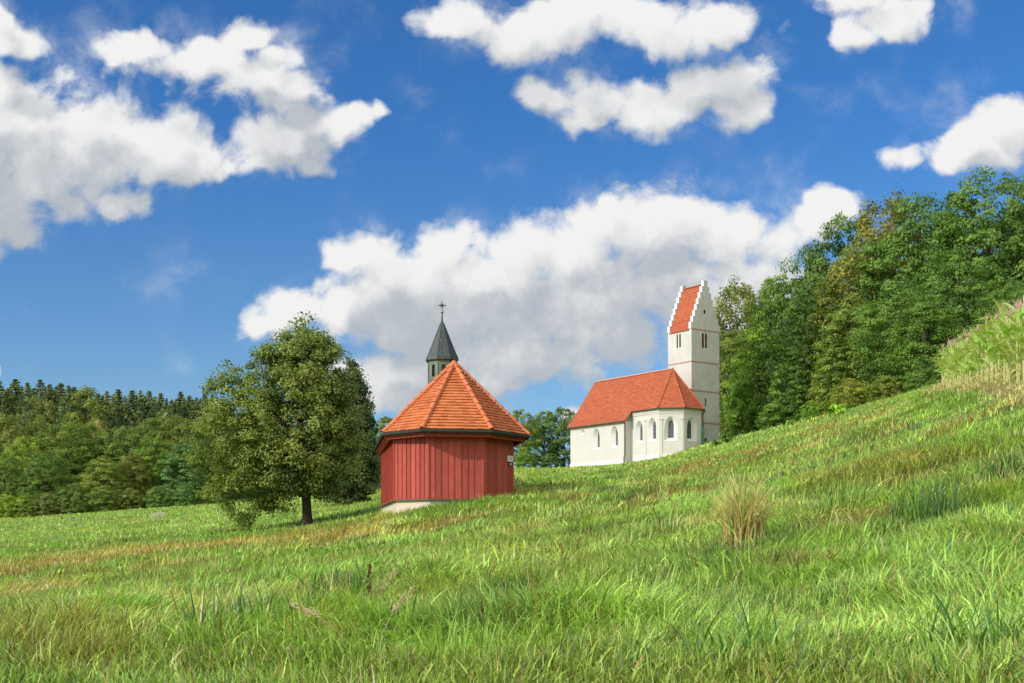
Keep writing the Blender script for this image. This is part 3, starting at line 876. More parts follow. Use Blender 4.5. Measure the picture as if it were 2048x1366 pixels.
    for i in (1, 2, 3, 4):
        mb = MB()
        a = P3(Ev[i], ze + 0.02); hip_row(mb, a + (a - ap).normalized() * 0.03, ap + Vector((0, 0, 0.03)), 0.36, 0.088, rng)
        mb.build('hip_tiles', M['hip'], root)
    mb = MB(); hip_row(mb, ap + Vector((0, 0, 0.02)), re + Vector((0, 0, 0.02)), 0.36, 0.088, rng); mb.sphere(ap + Vector((0, 0, 0.03)), 0.10, 10, 6)
    mb.build('ridge_tiles', M['hip'], root)
    # ridge turret
    tc = Vector((-2.89, 49.6))
    def octo(rad, z, rot=0.0):
        return [Vector((tc.x + rad * math.cos(rot + math.pi * k / 4), tc.y + rad * math.sin(rot + math.pi * k / 4), z)) for k in range(8)]
    rot = R(22.5 + 9)
    r_b = 0.60
    z_t = 7.52
    mb = MB()
    lo, hi = octo(r_b, 5.7, rot), octo(r_b, z_t, rot)
    wins = []
    for k in range(8):
        m = (k + 1) % 8
        a, b = lo[k], lo[m]
        d = (b - a).normalized(); L = (b - a).length
        # every face has an arched opening
        wv, zs, zt = 0.155, 6.80, 7.22
        def pt(s, z): return Vector((a.x + d.x * s, a.y + d.y * s, z))
        arch = [pt(L / 2 - wv / 2, zs), pt(L / 2 + wv / 2, zs)] + [pt(L / 2 + wv / 2 * math.cos(t), zt + wv / 2 * math.sin(t)) for t in np.linspace(0, math.pi, 7)]
        mb.poly([a, b, hi[m], hi[k]], [arch])
        wins.append((arch, d))
    ring = octo(r_b + 0.03, z_t - 0.02, rot)
    body = mb.build('turret', M['patina'], root)
    for k, (arch, d) in enumerate(wins):
        n = Vector((d.y, -d.x, 0))
        mid = sum((Vector(p) for p in arch), Vector()) / len(arch)
        if n.dot(mid - Vector((tc.x, tc.y, mid.z))) < 0: n = -n
        mb = MB()
        back = [p - n * 0.07 for p in arch]
        mb.poly(back)
        for i in range(len(arch)):
            j = (i + 1) % len(arch)
            mb.quad(arch[i], arch[j], back[j], back[i])
        mb.build('louvre_opening', M['dark'], body)
    mb = MB()
    for k in range(8):     # standing seams at the turret's corners
        a, b = octo(r_b + 0.004, 5.7, rot)[k], octo(r_b + 0.004, z_t, rot)[k]
        mb.tube([a, b], 0.014, 5)
    mb.build('corner_seam', M['patina'], body)
    # bell-cast spire
    prof = [(0.66, 7.46), (0.70, 7.50), (0.68, 7.62), (0.60, 7.78), (0.40, 8.27), (0.20, 8.76), (0.085, 9.04), (0.045, 9.16), (0.030, 9.36), (0.028, 9.48)]
    mb = MB()
    for (r0, z0), (r1, z1) in zip(prof[:-1], prof[1:]):
        A, B = octo(r0, z0, rot), octo(r1, z1, rot)
        for k in range(8):
            m = (k + 1) % 8
            mb.quad(A[k], A[m], B[m], B[k], rng.random())
    A = octo(prof[0][0], prof[0][1], rot)
    mb.poly(A[::-1])
    for k in range(8):
        mb.tube([octo(r + 0.003, z, rot)[k] for r, z in prof[1:7]], 0.011, 5)
    sp = mb.build('spire', M['spire'], root)
    mb = MB(); mb.sphere((tc.x, tc.y, 9.53), 0.068, 14, 10); mb.build('finial_ball', M['ball'], sp, merge=True, smooth=True)
    mb = MB()
    cz = 9.80
    mb.tube([(tc.x, tc.y, 9.58), (tc.x, tc.y, 9.95)], 0.016, 6)
    mb.tube([(tc.x - 0.135, tc.y, cz), (tc.x + 0.135, tc.y, cz)], 0.016, 6)
    for (x, z) in ((0, 9.955), (-0.14, cz), (0.14, cz)): mb.sphere((tc.x + x, tc.y, z), 0.026, 8, 6)
    for sx in (-1, 1):
        for sz in (-1, 1):
            mb.tube([(tc.x, tc.y, cz), (tc.x + sx * 0.075, tc.y, cz + sz * 0.075)], [0.014, 0.02], 6)
    mb.sphere((tc.x, tc.y, cz), 0.035, 8, 6)
    mb.build('cross', M['iron'], sp)
    # two little plates on the right-hand wall
    A, B = Wp[3], Wp[4]; d = (B - A).normalized(); n = Vector((d.y, -d.x)); L = (B - A).length
    def plate(name, s0, s1, z0, z1, m, label):
        a, b = A + d * s0 + n * 0.05, A + d * s1 + n * 0.05
        mb = MB(); mb.wallbox(a, b, z0, z1, 0.02, 0.02)
        o = mb.build(name, m); return tag(o, label, 'sign'), a, b
    o, a, b = plate('notice_plate', L - 0.40, L - 0.05, (HZ - 922.5) / F * 44.9, (HZ - 911) / F * 44.9, M['sign'], 'square white notice plate on the shaded right wall of the red chapel')
    mb = MB()
    zc = (HZ - 916.5) / F * 44.9
    for k in range(4):
        mb.wallbox(a + d * 0.07 + n * 0.0, b - d * 0.07 - n * 0.0, zc + 0.05 - 0.035 * k, zc + 0.068 - 0.035 * k, 0.0245, -0.02)
    mb.build('printed_lines', M['signprint'], o)
    o, a, b = plate('number_plate', L - 0.34, L - 0.14, (HZ - 930.5) / F * 44.9, (HZ - 924.5) / F * 44.9, M['slate'], 'tiny dark plate just below the white notice on the red chapel')
    mb = MB(); zc = (HZ - 927.5) / F * 44.9
    mb.wallbox(a + d * 0.07, b - d * 0.05, zc - 0.035, zc + 0.035, 0.0245, -0.02); mb.build('white_mark', M['sign'], o)
build_chapel()

# ------------------------------------------------------------------ the white church
def build_church():
    rng = random.Random(8)
    D1 = 140.0
    l = Vector((-0.574, 0.819)); r = Vector((0.819, 0.574))
    s = 0.02218 * D1; w = s * 2.4142
    C1 = Vector((0.1216 * D1, D1))
    a100 = Vector((0.985, -0.174))
    C2 = C1 + a100 * s; C3 = C2 + r * s
    a10 = (l * 0.7071 + r * 0.7071)
    C4 = C3 + a10 * s                                         # far corner of the apse
    C0 = Vector((14.24, 143.6))
    zce = (HZ - 815.5) / F * D1                               # chancel eave
    ctr = C1 + r * (w / 2) + l * (s / 2)
    zap = (HZ - 738) / F * ctr.y
    N1 = C0 - r * 0.967; L = 11.16
    N0 = N1 + l * L
    zne = zce - 0.967 * (zap - zce) / (w / 2) + 0.12
    root = empty('village_church', (ctr.x, ctr.y, 9.0), 'cream white church with red tiled roof and stepped gable tower on the hill', 'church')
    zbase = 7.0
    # walls stand 0.32 m inside the eaves
    o = 0.34
    P = offset_poly([C0 + l * 0.0, C1, C2, C3, C4], o)
    cw0, cw1, cw2, cw3, cw4 = P
    # window helpers -----------------------------------------------------------
    def on_wall(A, B, u, v):
        k = (u - 1024) / F
        d = B - A
        t = (k * A.y - A.x) / (d.x - k * d.y)
        p = A + d * t
        return t * d.length, (HZ - v) / F * p.y
    def arch_pts(A, B, s0, s1, z0, z1, off=0.0, pointed=True, n=6):
        d = (B - A).normalized(); nn = Vector((d.y, -d.x))
        W = s1 - s0
        pts = [(s0, z0), (s1, z0)]
        if pointed:
            hgt = min(W * 0.95, (z1 - z0) * 0.5); zs = z1 - hgt
            for i in range(n + 1):
                t = i / n; ang = t * math.pi / 2
                pts.append((s1 - W / 2 * (1 - math.cos(ang)) , zs + hgt * math.sin(ang) ** 0.9 * (0.86 + 0.14 * t)))
            for i in range(n - 1, -1, -1):
                t = i / n; ang = t * math.pi / 2
                pts.append((s0 + W / 2 * (1 - math.cos(ang)), zs + hgt * math.sin(ang) ** 0.9 * (0.86 + 0.14 * t)))
        else:
            pts += [(s1, z1), (s0, z1)]
        return [Vector((A.x + d.x * q + nn.x * off, A.y + d.y * q + nn.y * off, z)) for q, z in pts]
    def circle_pts(A, B, sc, zc, rad, off=0.0, n=16):
        d = (B - A).normalized(); nn = Vector((d.y, -d.x))
        return [Vector((A.x + d.x * (sc + rad * math.cos(2 * math.pi * k / n)) + nn.x * off, A.y + d.y * (sc + rad * math.cos(2 * math.pi * k / n)) + nn.y * off, zc + rad * math.sin(2 * math.pi * k / n))) for k in range(n)]
    def strip(mb, a, b):
        for i in range(len(a)):
            j = (i + 1) % len(a); mb.quad(a[i], a[j], b[j], b[i])
    def church_window(A, B, u0, u1, v0, v1, parent, depth=0.5, bars=True, narrow=0.42):
        s0, zt = on_wall(A, B, u0, v0); s1, _ = on_wall(A, B, u1, v0)
        _, zb = on_wall(A, B, (u0 + u1) / 2, v1); _, zt = on_wall(A, B, (u0 + u1) / 2, v0)
        outer = arch_pts(A, B, s0, s1, zb, zt)
        W = s1 - s0; iw = W * narrow
        sm = (s0 + s1) / 2
        proud = arch_pts(A, B, s0, s1, zb, zt, 0.012)
        inner = arch_pts(A, B, sm - iw / 2, sm + iw / 2, zb + 0.34, zt - 0.42, -depth)
        fr = MB()
        ext = arch_pts(A, B, s0 - 0.02, s1 + 0.02, zb - 0.02, zt + 0.02, 0.012)
        strip(fr, ext, proud); strip(fr, proud, inner)
        f = fr.build('window', M['white'], parent)
        p = MB(); p.poly(inner); p.build('pane', M['glass'], f)
        if bars:
            b = MB(); d = (B - A).normalized(); nn = Vector((d.y, -d.x))
            z0, z1 = zb + 0.34, zt - 0.42
            for k in range(1, 5):
                z = z0 + (z1 - z0) * k / 5
                a, c = A + d * (sm - iw / 2) - nn * (depth - 0.03), A + d * (sm + iw / 2) - nn * (depth - 0.03)
                b.wallbox(a, c, z - 0.022, z + 0.022, 0.0, 0.02)
            a, c = A + d * (sm - 0.018) - nn * (depth - 0.032), A + d * (sm + 0.018) - nn * (depth - 0.032)
            b.wallbox(a, c, z0, z1 - 0.15, 0.0, 0.02)
            b.build('glazing_bars', M['lead'], f)
        return outer
    def wall(mb, A, B, z0, z1, holes=()):
        mb.poly([(A.x, A.y, z0), (B.x, B.y, z0), (B.x, B.y, z1), (A.x, A.y, z1)], holes)
    # nave -----------------------------------------------------------------------
    nw = offset_poly([N0, N1, N1 + r * 2], 0.36)
    nw0, nw1 = nw[0] - l * 0.15, nw[1]
    back = ctr + r * (w / 2 + 0.7)
    nb0 = nw0 + r * (2 * (ctr - nw0).dot(r)); nb1 = nw1 + r * (2 * (ctr - nw1).dot(r))
    holes = []
    holes.append(church_window(nw0, nw1, 1185.4, 1199.4, 856, 899.5, root, bars=False))
    holes.append(church_window(nw0, nw1, 1221.6, 1235.8, 851, 895.8, root))
    sc, zc = on_wall(nw0, nw1, 1165.3, 864.5)
    circ = circle_pts(nw0, nw1, sc, zc, 0.37)
    mb = MB(); strip(mb, circle_pts(nw0, nw1, sc, zc, 0.39, 0.012), circle_pts(nw0, nw1, sc, zc, 0.37, 0.012)); strip(mb, circle_pts(nw0, nw1, sc, zc, 0.37, 0.012), circle_pts(nw0, nw1, sc + 0.06, zc, 0.17, -0.35))
    f = mb.build('round_window', M['white'], root)
    mb = MB(); mb.poly(circle_pts(nw0, nw1, sc + 0.06, zc, 0.17, -0.35)); mb.build('pane', M['glass'], f)
    holes.append(circ)
    mb = MB()
    wall(mb, nw0, nw1, zbase, zne - 0.05, holes)
    wall(mb, nw1, nb1, zbase, zne + 0.9); wall(mb, nb1, nb0, zbase, zne - 0.05); wall(mb, nb0, nw0, zbase, zne - 0.05)
    # gable triangles of the nave (west end, and the strip standing above the chancel roof)
    rz = zap - 0.12
    for (a, b) in ((nb0, nw0), (nw1, nb1)):
        m = (a + b) / 2
        mb.tri((a.x, a.y, zne - 0.05), (b.x, b.y, zne - 0.05), (m.x, m.y, rz))
    mb.build('nave_wall', M['plaster'], root)
    mb = MB()    # low battered base
    for (a, b) in ((nw0, nw1),):
        d = (b - a).normalized()
        mb.wallbox(a - d * 0.06, b + d * 0.06, 7.0, 9.95, 0.06, -0.001)
    mb.build('nave_base', M['white'], root)
    # chancel --------------------------------------------------------------------
    holes01 = [church_window(cw0, cw1, 1270.6, 1285.2, 841, 886, root), church_window(cw0, cw1, 1295.6, 1312.2, 835, 882.8, root)]
    holes12 = [church_window(cw1, cw2, 1328.5, 1354.8, 832, 881, root)]
    holes23 = [church_window(cw2, cw3, 1374.0, 1393.6, 832.5, 882.3, root)]
    mb = MB()
    zc1 = zce - 0.06
    wall(mb, cw0 + l * 1.5, cw1, zbase, zc1, holes01); wall(mb, cw1, cw2, zbase, zc1, holes12); wall(mb, cw2, cw3, zbase, zc1, holes23); wall(mb, cw3, cw4, zbase, zc1)
    wall(mb, cw4, cw4 + l * 7, zbase, zc1)
    mb.build('chancel_wall', M['plaster'], root)
    mb = MB()     # cornice and the little strips between the windows
    for (a, b) in ((cw0, cw1), (cw1, cw2), (cw2, cw3), (cw3, cw4)):
        d = (b - a).normalized()
        mb.wallbox(a, b + d * 0.05, zce - 0.42, zce - 0.05, 0.10, -0.001); mb.wallbox(a, b + d * 0.03, zce - 0.62, zce - 0.42, 0.05, -0.001)
    mb.build('cornice', M['plaster'], root)
    def lesene(A, B, u, wd):
        sm, zt = on_wall(A, B, u, 838)
        d = (B - A).normalized(); a, b = A + d * (sm - wd / 2), A + d * (sm + wd / 2)
        q = MB(); q.wallbox(a, b, zbase, zce - 1.35, 0.07, -0.001); q.wallbox(a - d * 0.05, b + d * 0.05, zce - 1.35, zce - 1.22, 0.13, -0.001)
        q.build('wall_strip', M['plaster'], root)
    lesene(cw0, cw1, 1290.5, 0.35); lesene(cw1, cw2, 1321.8, 0.35); lesene(cw1, cw2, 1363.5, 0.3); lesene(cw2, cw3, 1369.2, 0.3)
    mb = MB()
    for (a, b) in ((cw0, cw1), (cw1, cw2), (cw2, cw3)):
        d = (b - a).normalized(); mb.wallbox(a, b + d * 0.03, 7.0, 10.35, 0.06, -0.001)
    mb.build('chancel_base', M['white'], root)
    # roofs ------------------------------------------------------------------------
    P3 = lambda p, z: Vector((p.x, p.y, z))
    ap = P3(ctr, zap)
    rid_w = P3(ctr + l * 14.75, zap)
    mb = MB()
    xr = (C0 - ctr).dot(l)                                    # along-ridge position of the chancel arch
    ridge_c = P3(ctr + l * xr, zap)
    tile_panel(mb, P3(C0, zce), P3(C1, zce), ap, ridge_c, 30, 0.5, 0.03, rng)
    tile_panel(mb, P3(C1, zce), P3(C2, zce), ap, ap, 30, 0.5, 0.03, rng)
    tile_panel(mb, P3(C2, zce), P3(C3, zce), ap, ap, 30, 0.5, 0.03, rng)
    tile_panel(mb, P3(C3, zce), P3(C4, zce), ap, ap, 30, 0.5, 0.03, rng)
    C0b = C0 + r * (2 * (ctr - C0).dot(r))
    tile_panel(mb, P3(C4, zce), P3(C0b, zce), ridge_c, ap, 30, 0.5, 0.03, rng)
    mb.build('chancel_roof', M['tile2'], root)
    mb = MB()
    G0 = N0 + l * 0.22
    N1b, G0b = N1 + r * (2 * (ctr - N1).dot(r)), G0 + r * (2 * (ctr - G0).dot(r))
    N1e, ridge_e = N1, P3(ctr + l * (xr - 0.05), zap)
    # bell-cast foot of the nave roof: the lowest rows sit at a flatter angle
    def nave_side(e0, e1, flip):
        top0, top1 = rid_w, ridge_e
        k = 0.20
        f0 = P3(e0, zne).lerp(top0, k) + Vector((0, 0, -0.22)); f1 = P3(e1, zne).lerp(top1, k) + Vector((0, 0, -0.22))
        if flip:
            tile_panel(mb, P3(e1, zne), P3(e0, zne), f0, f1, 7, 0.5, 0.03, rng); tile_panel(mb, f1, f0, top0, top1, 28, 0.5, 0.03, rng)
        else:
            tile_panel(mb, P3(e0, zne), P3(e1, zne), f1, f0, 7, 0.5, 0.03, rng); tile_panel(mb, f0, f1, top1, top0, 28, 0.5, 0.03, rng)
        return f0, f1
    f0, f1 = nave_side(G0, N1e, False)
    nave_side(G0b, N1b, True)
    # barge edge towards the chancel
    e = P3(N1e, zne)
    for (a, b) in ((e, f1), (f1, f1.lerp(ridge_e, 0.18))):
        mb.quad(a + Vector((0, 0, -0.14)), b + Vector((0, 0, -0.14)), b + Vector((0, 0, 0.03)), a + Vector((0, 0, 0.03)), 0.1)
    mb.build('nave_roof', M['tile2'], root)
    mb = MB()
    hip_row(mb, ap, rid_w, 0.42, 0.13, rng)
    mb.build('ridge_tiles', M['ridge'], root)
    for c in (C1, C2, C3):
        mb = MB(); hip_row(mb, P3(c, zce + 0.02), ap, 0.42, 0.10, rng); mb.build('hip_tiles', M['tile2'], root)
    mb = MB()
    Eg = [C0, C1, C2, C3, C4]
    for a, b in zip(Eg[:-1], Eg[1:]): mb.tube([P3(a, zce - 0.05), P3(b, zce - 0.05)], 0.085, 8)
    mb.tube([P3(G0, zne - 0.05), P3(N1, zne - 0.05)], 0.085, 8)
    mb.build('gutter', M['pipe'], root)
    mb = MB()
    q = nw1 - r * 0.14 - l * 0.10
    zq = gz(q.x, q.y)
    mb.tube([P3(N1 + l * 0.1, zne - 0.08), P3(q, zne - 0.45), P3(q, zq + 1.1), P3(q - r * 0.12, zq + 0.75), P3(q - r * 0.12, zq - 0.3)], 0.085, 8)
    mb.build('downpipe', M['pipe'], root)
    mb = MB()
    q = cw3 - l * 0.12 + r * 0.10
    mb.tube([P3(C3, zce - 0.1), P3(q, zce - 0.7), P3(q, zce - 1.9)], 0.1, 8)
    gp = mb.build('downpipe', M['pipe'], root)
    mb = MB(); mb.tube([P3(q, zce - 1.9), P3(q, zce - 4.2)], 0.15, 8); gp2 = mb.build('downpipe', M['pipegreen'], root); gp2['label'] = 'green painted downpipe at the end of the chancel'
    mb = MB(); mb.tube([P3(q, zce - 4.2), P3(q, 9.0)], 0.1, 8); mb.build('downpipe', M['pipe'], root)
    # tower -------------------------------------------------------------------------
    T0 = C1 + r * (w - 0.02) + l * (0.0161 * D1)
    k = (1383.0 - 1024) / F
    sl = (k * T0.y - T0.x) / (l.x - k * l.y); T0 = T0 + l * sl        # slide along the wall until the corner stands where it is seen
    def reach(dirv, u):
        kk = (u - 1024) / F
        return (kk * T0.y - T0.x) / (dirv.x - kk * dirv.y)
    ta, tb = reach(l, 1336.0), reach(r, 1438.6)
    T1 = T0 + r * tb; T2 = T1 + l * ta; T3 = T0 + l * ta
    zg = (HZ - 656.5) / F * T0.y                                        # foot of the gables
    tw = MB()
    tower_holes = {}
    def slot(A, B, u0, u1, v0, v1, mat, name, arched=True, depth=0.28):
        s0, zt = on_wall(A, B, u0, v0); s1, _ = on_wall(A, B, u1, v0); _, zb = on_wall(A, B, (u0 + u1) / 2, v1)
        h = arch_pts(A, B, s0, s1, zb, zt, 0, arched); bk = arch_pts(A, B, s0, s1, zb, zt, -depth, arched)
        rv = MB(); strip(rv, h, bk); f = rv.build(name, M['shutter'] if mat == 'shutter' else M['tower'], root)
        p = MB(); p.poly(bk); p.build('louvre' if mat == 'shutter' else 'pane', M['shutter'] if mat == 'shutter' else M['dark'], f)
        return h
    hl = [slot(T3, T0, 1353.2, 1355.8, 668.5, 696, 'shutter', 'belfry_opening'), slot(T3, T0, 1358.5, 1361.6, 667.5, 694.5, 'shutter', 'belfry_opening')]
    hr = [slot(T0, T1, 1403.6, 1407.8, 665.5, 696, 'shutter', 'belfry_opening', True, 0.2), slot(T0, T1, 1409.9, 1413.9, 666, 696.2, 'shutter', 'belfry_opening', True, 0.2),
          slot(T0, T1, 1409.6, 1413.2, 795, 812.5, 'dark', 'slit_window', True, 0.2)]
    s0, zt = on_wall(T0, T1, 1409, 875); s1, _ = on_wall(T0, T1, 1414, 875)
    hr.append(slot(T0, T1, 1409, 1414.5, 876, 892, 'dark', 'cellar_niche', False, 0.4))
    wall(tw, T3, T0, zbase, zg, hl); wall(tw, T0, T1, zbase, zg, hr); wall(tw, T1, T2, zbase, zg); wall(tw, T2, T3, zbase, zg)
    tw.build('tower_wall', M['tower'], root)
    # brick string courses
    for v in (656.5, 721.5, 779.5, 843.0):
        z = (HZ - v) / F * T0.y
        mb = MB()
        for (A, B) in ((T0, T1), (T3, T0), (T1, T2)):
            if v == 656.5 and A is T3: continue
            d = (B - A).normalized()
            mb.wallbox(A, B + d * 0.05, z - 0.09, z + 0.05, 0.06, -0.001)
        mb.build('string_course', M['brickline'], root)
    # stepped gables on the two sides of the tower roof
    nst = 8; sth = (zap * 0 + (HZ - 561.5) / F * (T0.y + tb * 0.5 * r.y) - zg - 0.02) / nst
    thick = 0.42
    def gable(A, B, name, with_opening):
        """A->B along the outer face; steps rise to the middle"""
        d = (B - A).normalized(); W = (B - A).length; inn = Vector((-d.y, d.x))
        hw = W / 2
        halves = [hw + 0.09 - (hw - 0.22) * i / (nst - 1) for i in range(nst)]
        prof = []
        for i, h in enumerate(halves): prof += [(hw + h, zg + sth * i), (hw + h, zg + sth * (i + 1))]
        left = [(W - x, z) for x, z in prof][::-1]
        loop2 = prof + left
        out = 0.02
        P = lambda sx, z, o: Vector((A.x + d.x * sx + inn.x * o, A.y + d.y * sx + inn.y * o, z))
        f = [P(x, z, -out) for x, z in loop2]; b = [P(x, z, thick) for x, z in loop2]
        holes = []
        mbg = MB()
        if with_opening:
            s0, zt = on_wall(A, B, 1407.2, 619.5); s1, _ = on_wall(A, B, 1410.3, 619.5); _, zb_ = on_wall(A, B, 1408.7, 627.5)
            hole = [P(s0, zb_, -out), P(s1, zb_, -out), P(s1, zt, -out), P(s0, zt, -out)]
            bk = [P(s0, zb_, 0.25), P(s1, zb_, 0.25), P(s1, zt, 0.25), P(s0, zt, 0.25)]
            holes = [hole]
        mbg.poly(f, holes); mbg.poly(b[::-1])
        strip(mbg, b, f)
        g = mbg.build('stepped_gable', M['tower'], root)
        if with_opening:
            q = MB(); strip(q, hole, bk); q.poly(bk); q.build('gable_opening', M['dark'], g)
            s0, za = on_wall(A, B, 1408.2, 583.5); s1, zb2 = on_wall(A, B, 1409.6, 592)
            q = MB(); q.box8([P(s0 - .03, zb2, -.05), P(s0 + .10, zb2, -.05), P(s0 + .10, zb2, -.021), P(s0 - .03, zb2, -.021), P(s0 - .05, za, -.05), P(s0 + .0, za, -.05), P(s0 + .0, za, -.021), P(s0 - .05, za, -.021)])
            q.build('gable_mark', M['white'], g)
        # white rendered caps on the steps
        cp = MB()
        for i, h in enumerate(halves):
            for sg in (-1, 1):
                x0 = hw + sg * h; x1 = hw + sg * (halves[i + 1] if i + 1 < nst else 0)
                lo_, hi_ = min(x0, x1), max(x0, x1)
                z = zg + sth * (i + 1)
                cp.box8([P(lo_ - (.03 if sg < 0 else 0), z, -out - .03), P(hi_ + (.03 if sg > 0 else 0), z, -out - .03), P(hi_ + (.03 if sg > 0 else 0), z, thick + .03), P(lo_ - (.03 if sg < 0 else 0), z, thick + .03)] +
                        [P(lo_ - (.03 if sg < 0 else 0), z + .05, -out - .03), P(hi_ + (.03 if sg > 0 else 0), z + .05, -out - .03), P(hi_ + (.03 if sg > 0 else 0), z + .05, thick + .03), P(lo_ - (.03 if sg < 0 else 0), z + .05, thick + .03)])
                # side cheek, in the same white as the caps
                xs = x0 + sg * 0.004
                cp.quad(P(xs, z - sth, -out), P(xs, z - sth, thick), P(xs, z, thick), P(xs, z, -out))
        cp.build('gable_caps', M['white'], g)
    gable(T0, T1, 'a', True); gable(T2, T3, 'b', False)
    zr = zg + sth * 7.45
    mid0 = (T0 + T1) / 2 + l * thick; mid1 = (T2 + T3) / 2 - l * thick
    e0, e1 = T0 + l * thick - r * 0.12, T3 - l * thick - r * 0.12
    f0_, f1_ = T1 + l * thick + r * 0.12, T2 - l * thick + r * 0.12
    mb = MB()
    tile_panel(mb, P3(e1, zg - 0.06), P3(e0, zg - 0.06), P3(mid0, zr), P3(mid1, zr), 34, 0.45, 0.03, rng)
    tile_panel(mb, P3(f0_, zg - 0.06), P3(f1_, zg - 0.06), P3(mid1, zr), P3(mid0, zr), 34, 0.45, 0.03, rng)
    mb.quad(P3(e1, zg - 0.16), P3(e0, zg - 0.16), P3(e0, zg - 0.03), P3(e1, zg - 0.03), 0.0)
    mb.build('tower_roof', M['tile2'], root)
    mb = MB(); hip_row(mb, P3(mid0, zr), P3(mid1, zr), 0.4, 0.12, rng); mb.build('ridge_tiles', M['tile2'], root)
build_church()
CHAPEL_POLY = [list(p) for p in CHAPEL_POLY]

# ------------------------------------------------------------------ trees
def leaf_quads(P, Nn, size, rng, aspect=0.62):
    """rhombic leaves: centres P, normals Nn"""
    n = len(P)
    rnd = rng.normal(size=(n, 3))
    t = np.cross(Nn, rnd); t /= np.linalg.norm(t, axis=1)[:, None] + 1e-9
    b = np.cross(Nn, t)
    L = (size * rng.uniform(0.65, 1.35, n))[:, None] * 0.5
    V = np.stack([P - t * L, P + b * L * aspect - Nn * L * 0.15, P + t * L, P - b * L * aspect - Nn * L * 0.15], 1).reshape(-1, 3)
    Q = np.arange(n * 4).reshape(-1, 4)
    return V, Q

def crown(rng, env, H, nclump, nleaf, leaf, csize, flat=0.45, inner=0.45, tint_bias=0.0, lobes=5.0, seed=0, droop=0.3, upbias=0.55):
    """env(h01, phi) -> radius.  Leaf clumps spread through the crown's volume, denser near its skin"""
    hs, ph = [], []
    h = rng.random(nclump * 6); p = rng.uniform(0, 2 * math.pi, nclump * 6)
    rad = env(h, p); acc = rng.random(len(h)) < (rad / rad.max()) ** 1.3
    h, p, rad = h[acc][:nclump], p[acc][:nclump], rad[acc][:nclump]
    m = len(h)
    lob = 0.78 + 0.44 * fbm(np.cos(p) * lobes * 0.35 + 5 + seed, np.sin(p) * lobes * 0.35 + h * lobes, 200 + seed, 2)
    rf = inner + (1 - inner) * rng.random(m) ** 0.55
    r = rad * rf * lob
    C = np.stack([r * np.cos(p), r * np.sin(p), h * H], 1)
    cs = csize * rng.uniform(0.6, 1.45, m)
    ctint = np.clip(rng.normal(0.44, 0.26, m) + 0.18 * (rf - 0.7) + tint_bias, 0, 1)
    n = nleaf
    g = rng.normal(size=(m, n, 3))
    g /= (np.linalg.norm(g, axis=2)[..., None] + 1e-9); g *= (rng.random((m, n, 1)) ** 0.45)
    g[..., 2] *= flat
    rho2 = g[..., 0] ** 2 + g[..., 1] ** 2
    g[..., 2] -= droop * rho2
    # clumps lean outwards
    P = C[:, None, :] + g * cs[:, None, None]
    outw = np.stack([np.cos(p), np.sin(p), np.zeros(m)], 1)[:, None, :]
    Nn = outw * 0.40 + np.array([0, 0, upbias * 1.25]) + g * 0.75 + rng.normal(size=(m, n, 3)) * 0.34
    Nn /= np.linalg.norm(Nn, axis=2)[..., None] + 1e-9
    tint = np.clip(ctint[:, None] + rng.normal(0, 0.16, (m, n)), 0, 1).ravel()
    V, Q = leaf_quads(P.reshape(-1, 3), Nn.reshape(-1, 3), leaf, rng)
    return V, Q, tint, C

def limb_mesh(base_r, H, trunk_top, C, rng, nlimb=26, lean=(0, 0), sides=7, thin=0.35, wob=0.03):
    mb = MB()
    tx = lambda z: Vector((lean[0] * (z / H) + math.sin(z * 1.3) * wob * base_r * 4, lean[1] * (z / H), z))
    zs = [-0.6, 0.0, H * 0.06, H * 0.18, H * 0.35, H * 0.55, trunk_top]
    rr = [base_r * 1.35, base_r * 1.22, base_r, base_r * 0.88, base_r * 0.66, base_r * 0.40, base_r * 0.12]
    mb.tube([tx(z) for z in zs], rr, sides)
    idx = rng.permutation(len(C))[:nlimb]
    for i in idx:
        c = Vector(C[i])
        z0 = max(H * 0.10, min(trunk_top * 0.9, c.z * 0.62 - 0.02 * H))
        a = tx(z0)
        L = (c - a).length
        mid = a.lerp(c, 0.5) + Vector((0, 0, 0.10 * L))
        r0 = base_r * thin * (1 - 0.6 * z0 / H) * float(rng.uniform(0.7, 1.2))
        mb.tube([a, a.lerp(mid, 0.6), mid, c], [r0, r0 * 0.7, r0 * 0.5, r0 * 0.14], 5, caps=False)
    return mb

def env_table(zs, left, right, depth=None):
    zs = np.array(zs); left = np.array(left); right = np.array(right)
    def env(h, p):
        l = np.interp(h, zs, left); rr = np.interp(h, zs, right)
        x = np.where(np.cos(p) > 0, rr, l); y = (l + rr) * 0.5 if depth is None else np.interp(h, zs, depth)
        return 1 / np.sqrt((np.cos(p) / np.maximum(x, .02)) ** 2 + (np.sin(p) / np.maximum(y, .02)) ** 2)
    return env

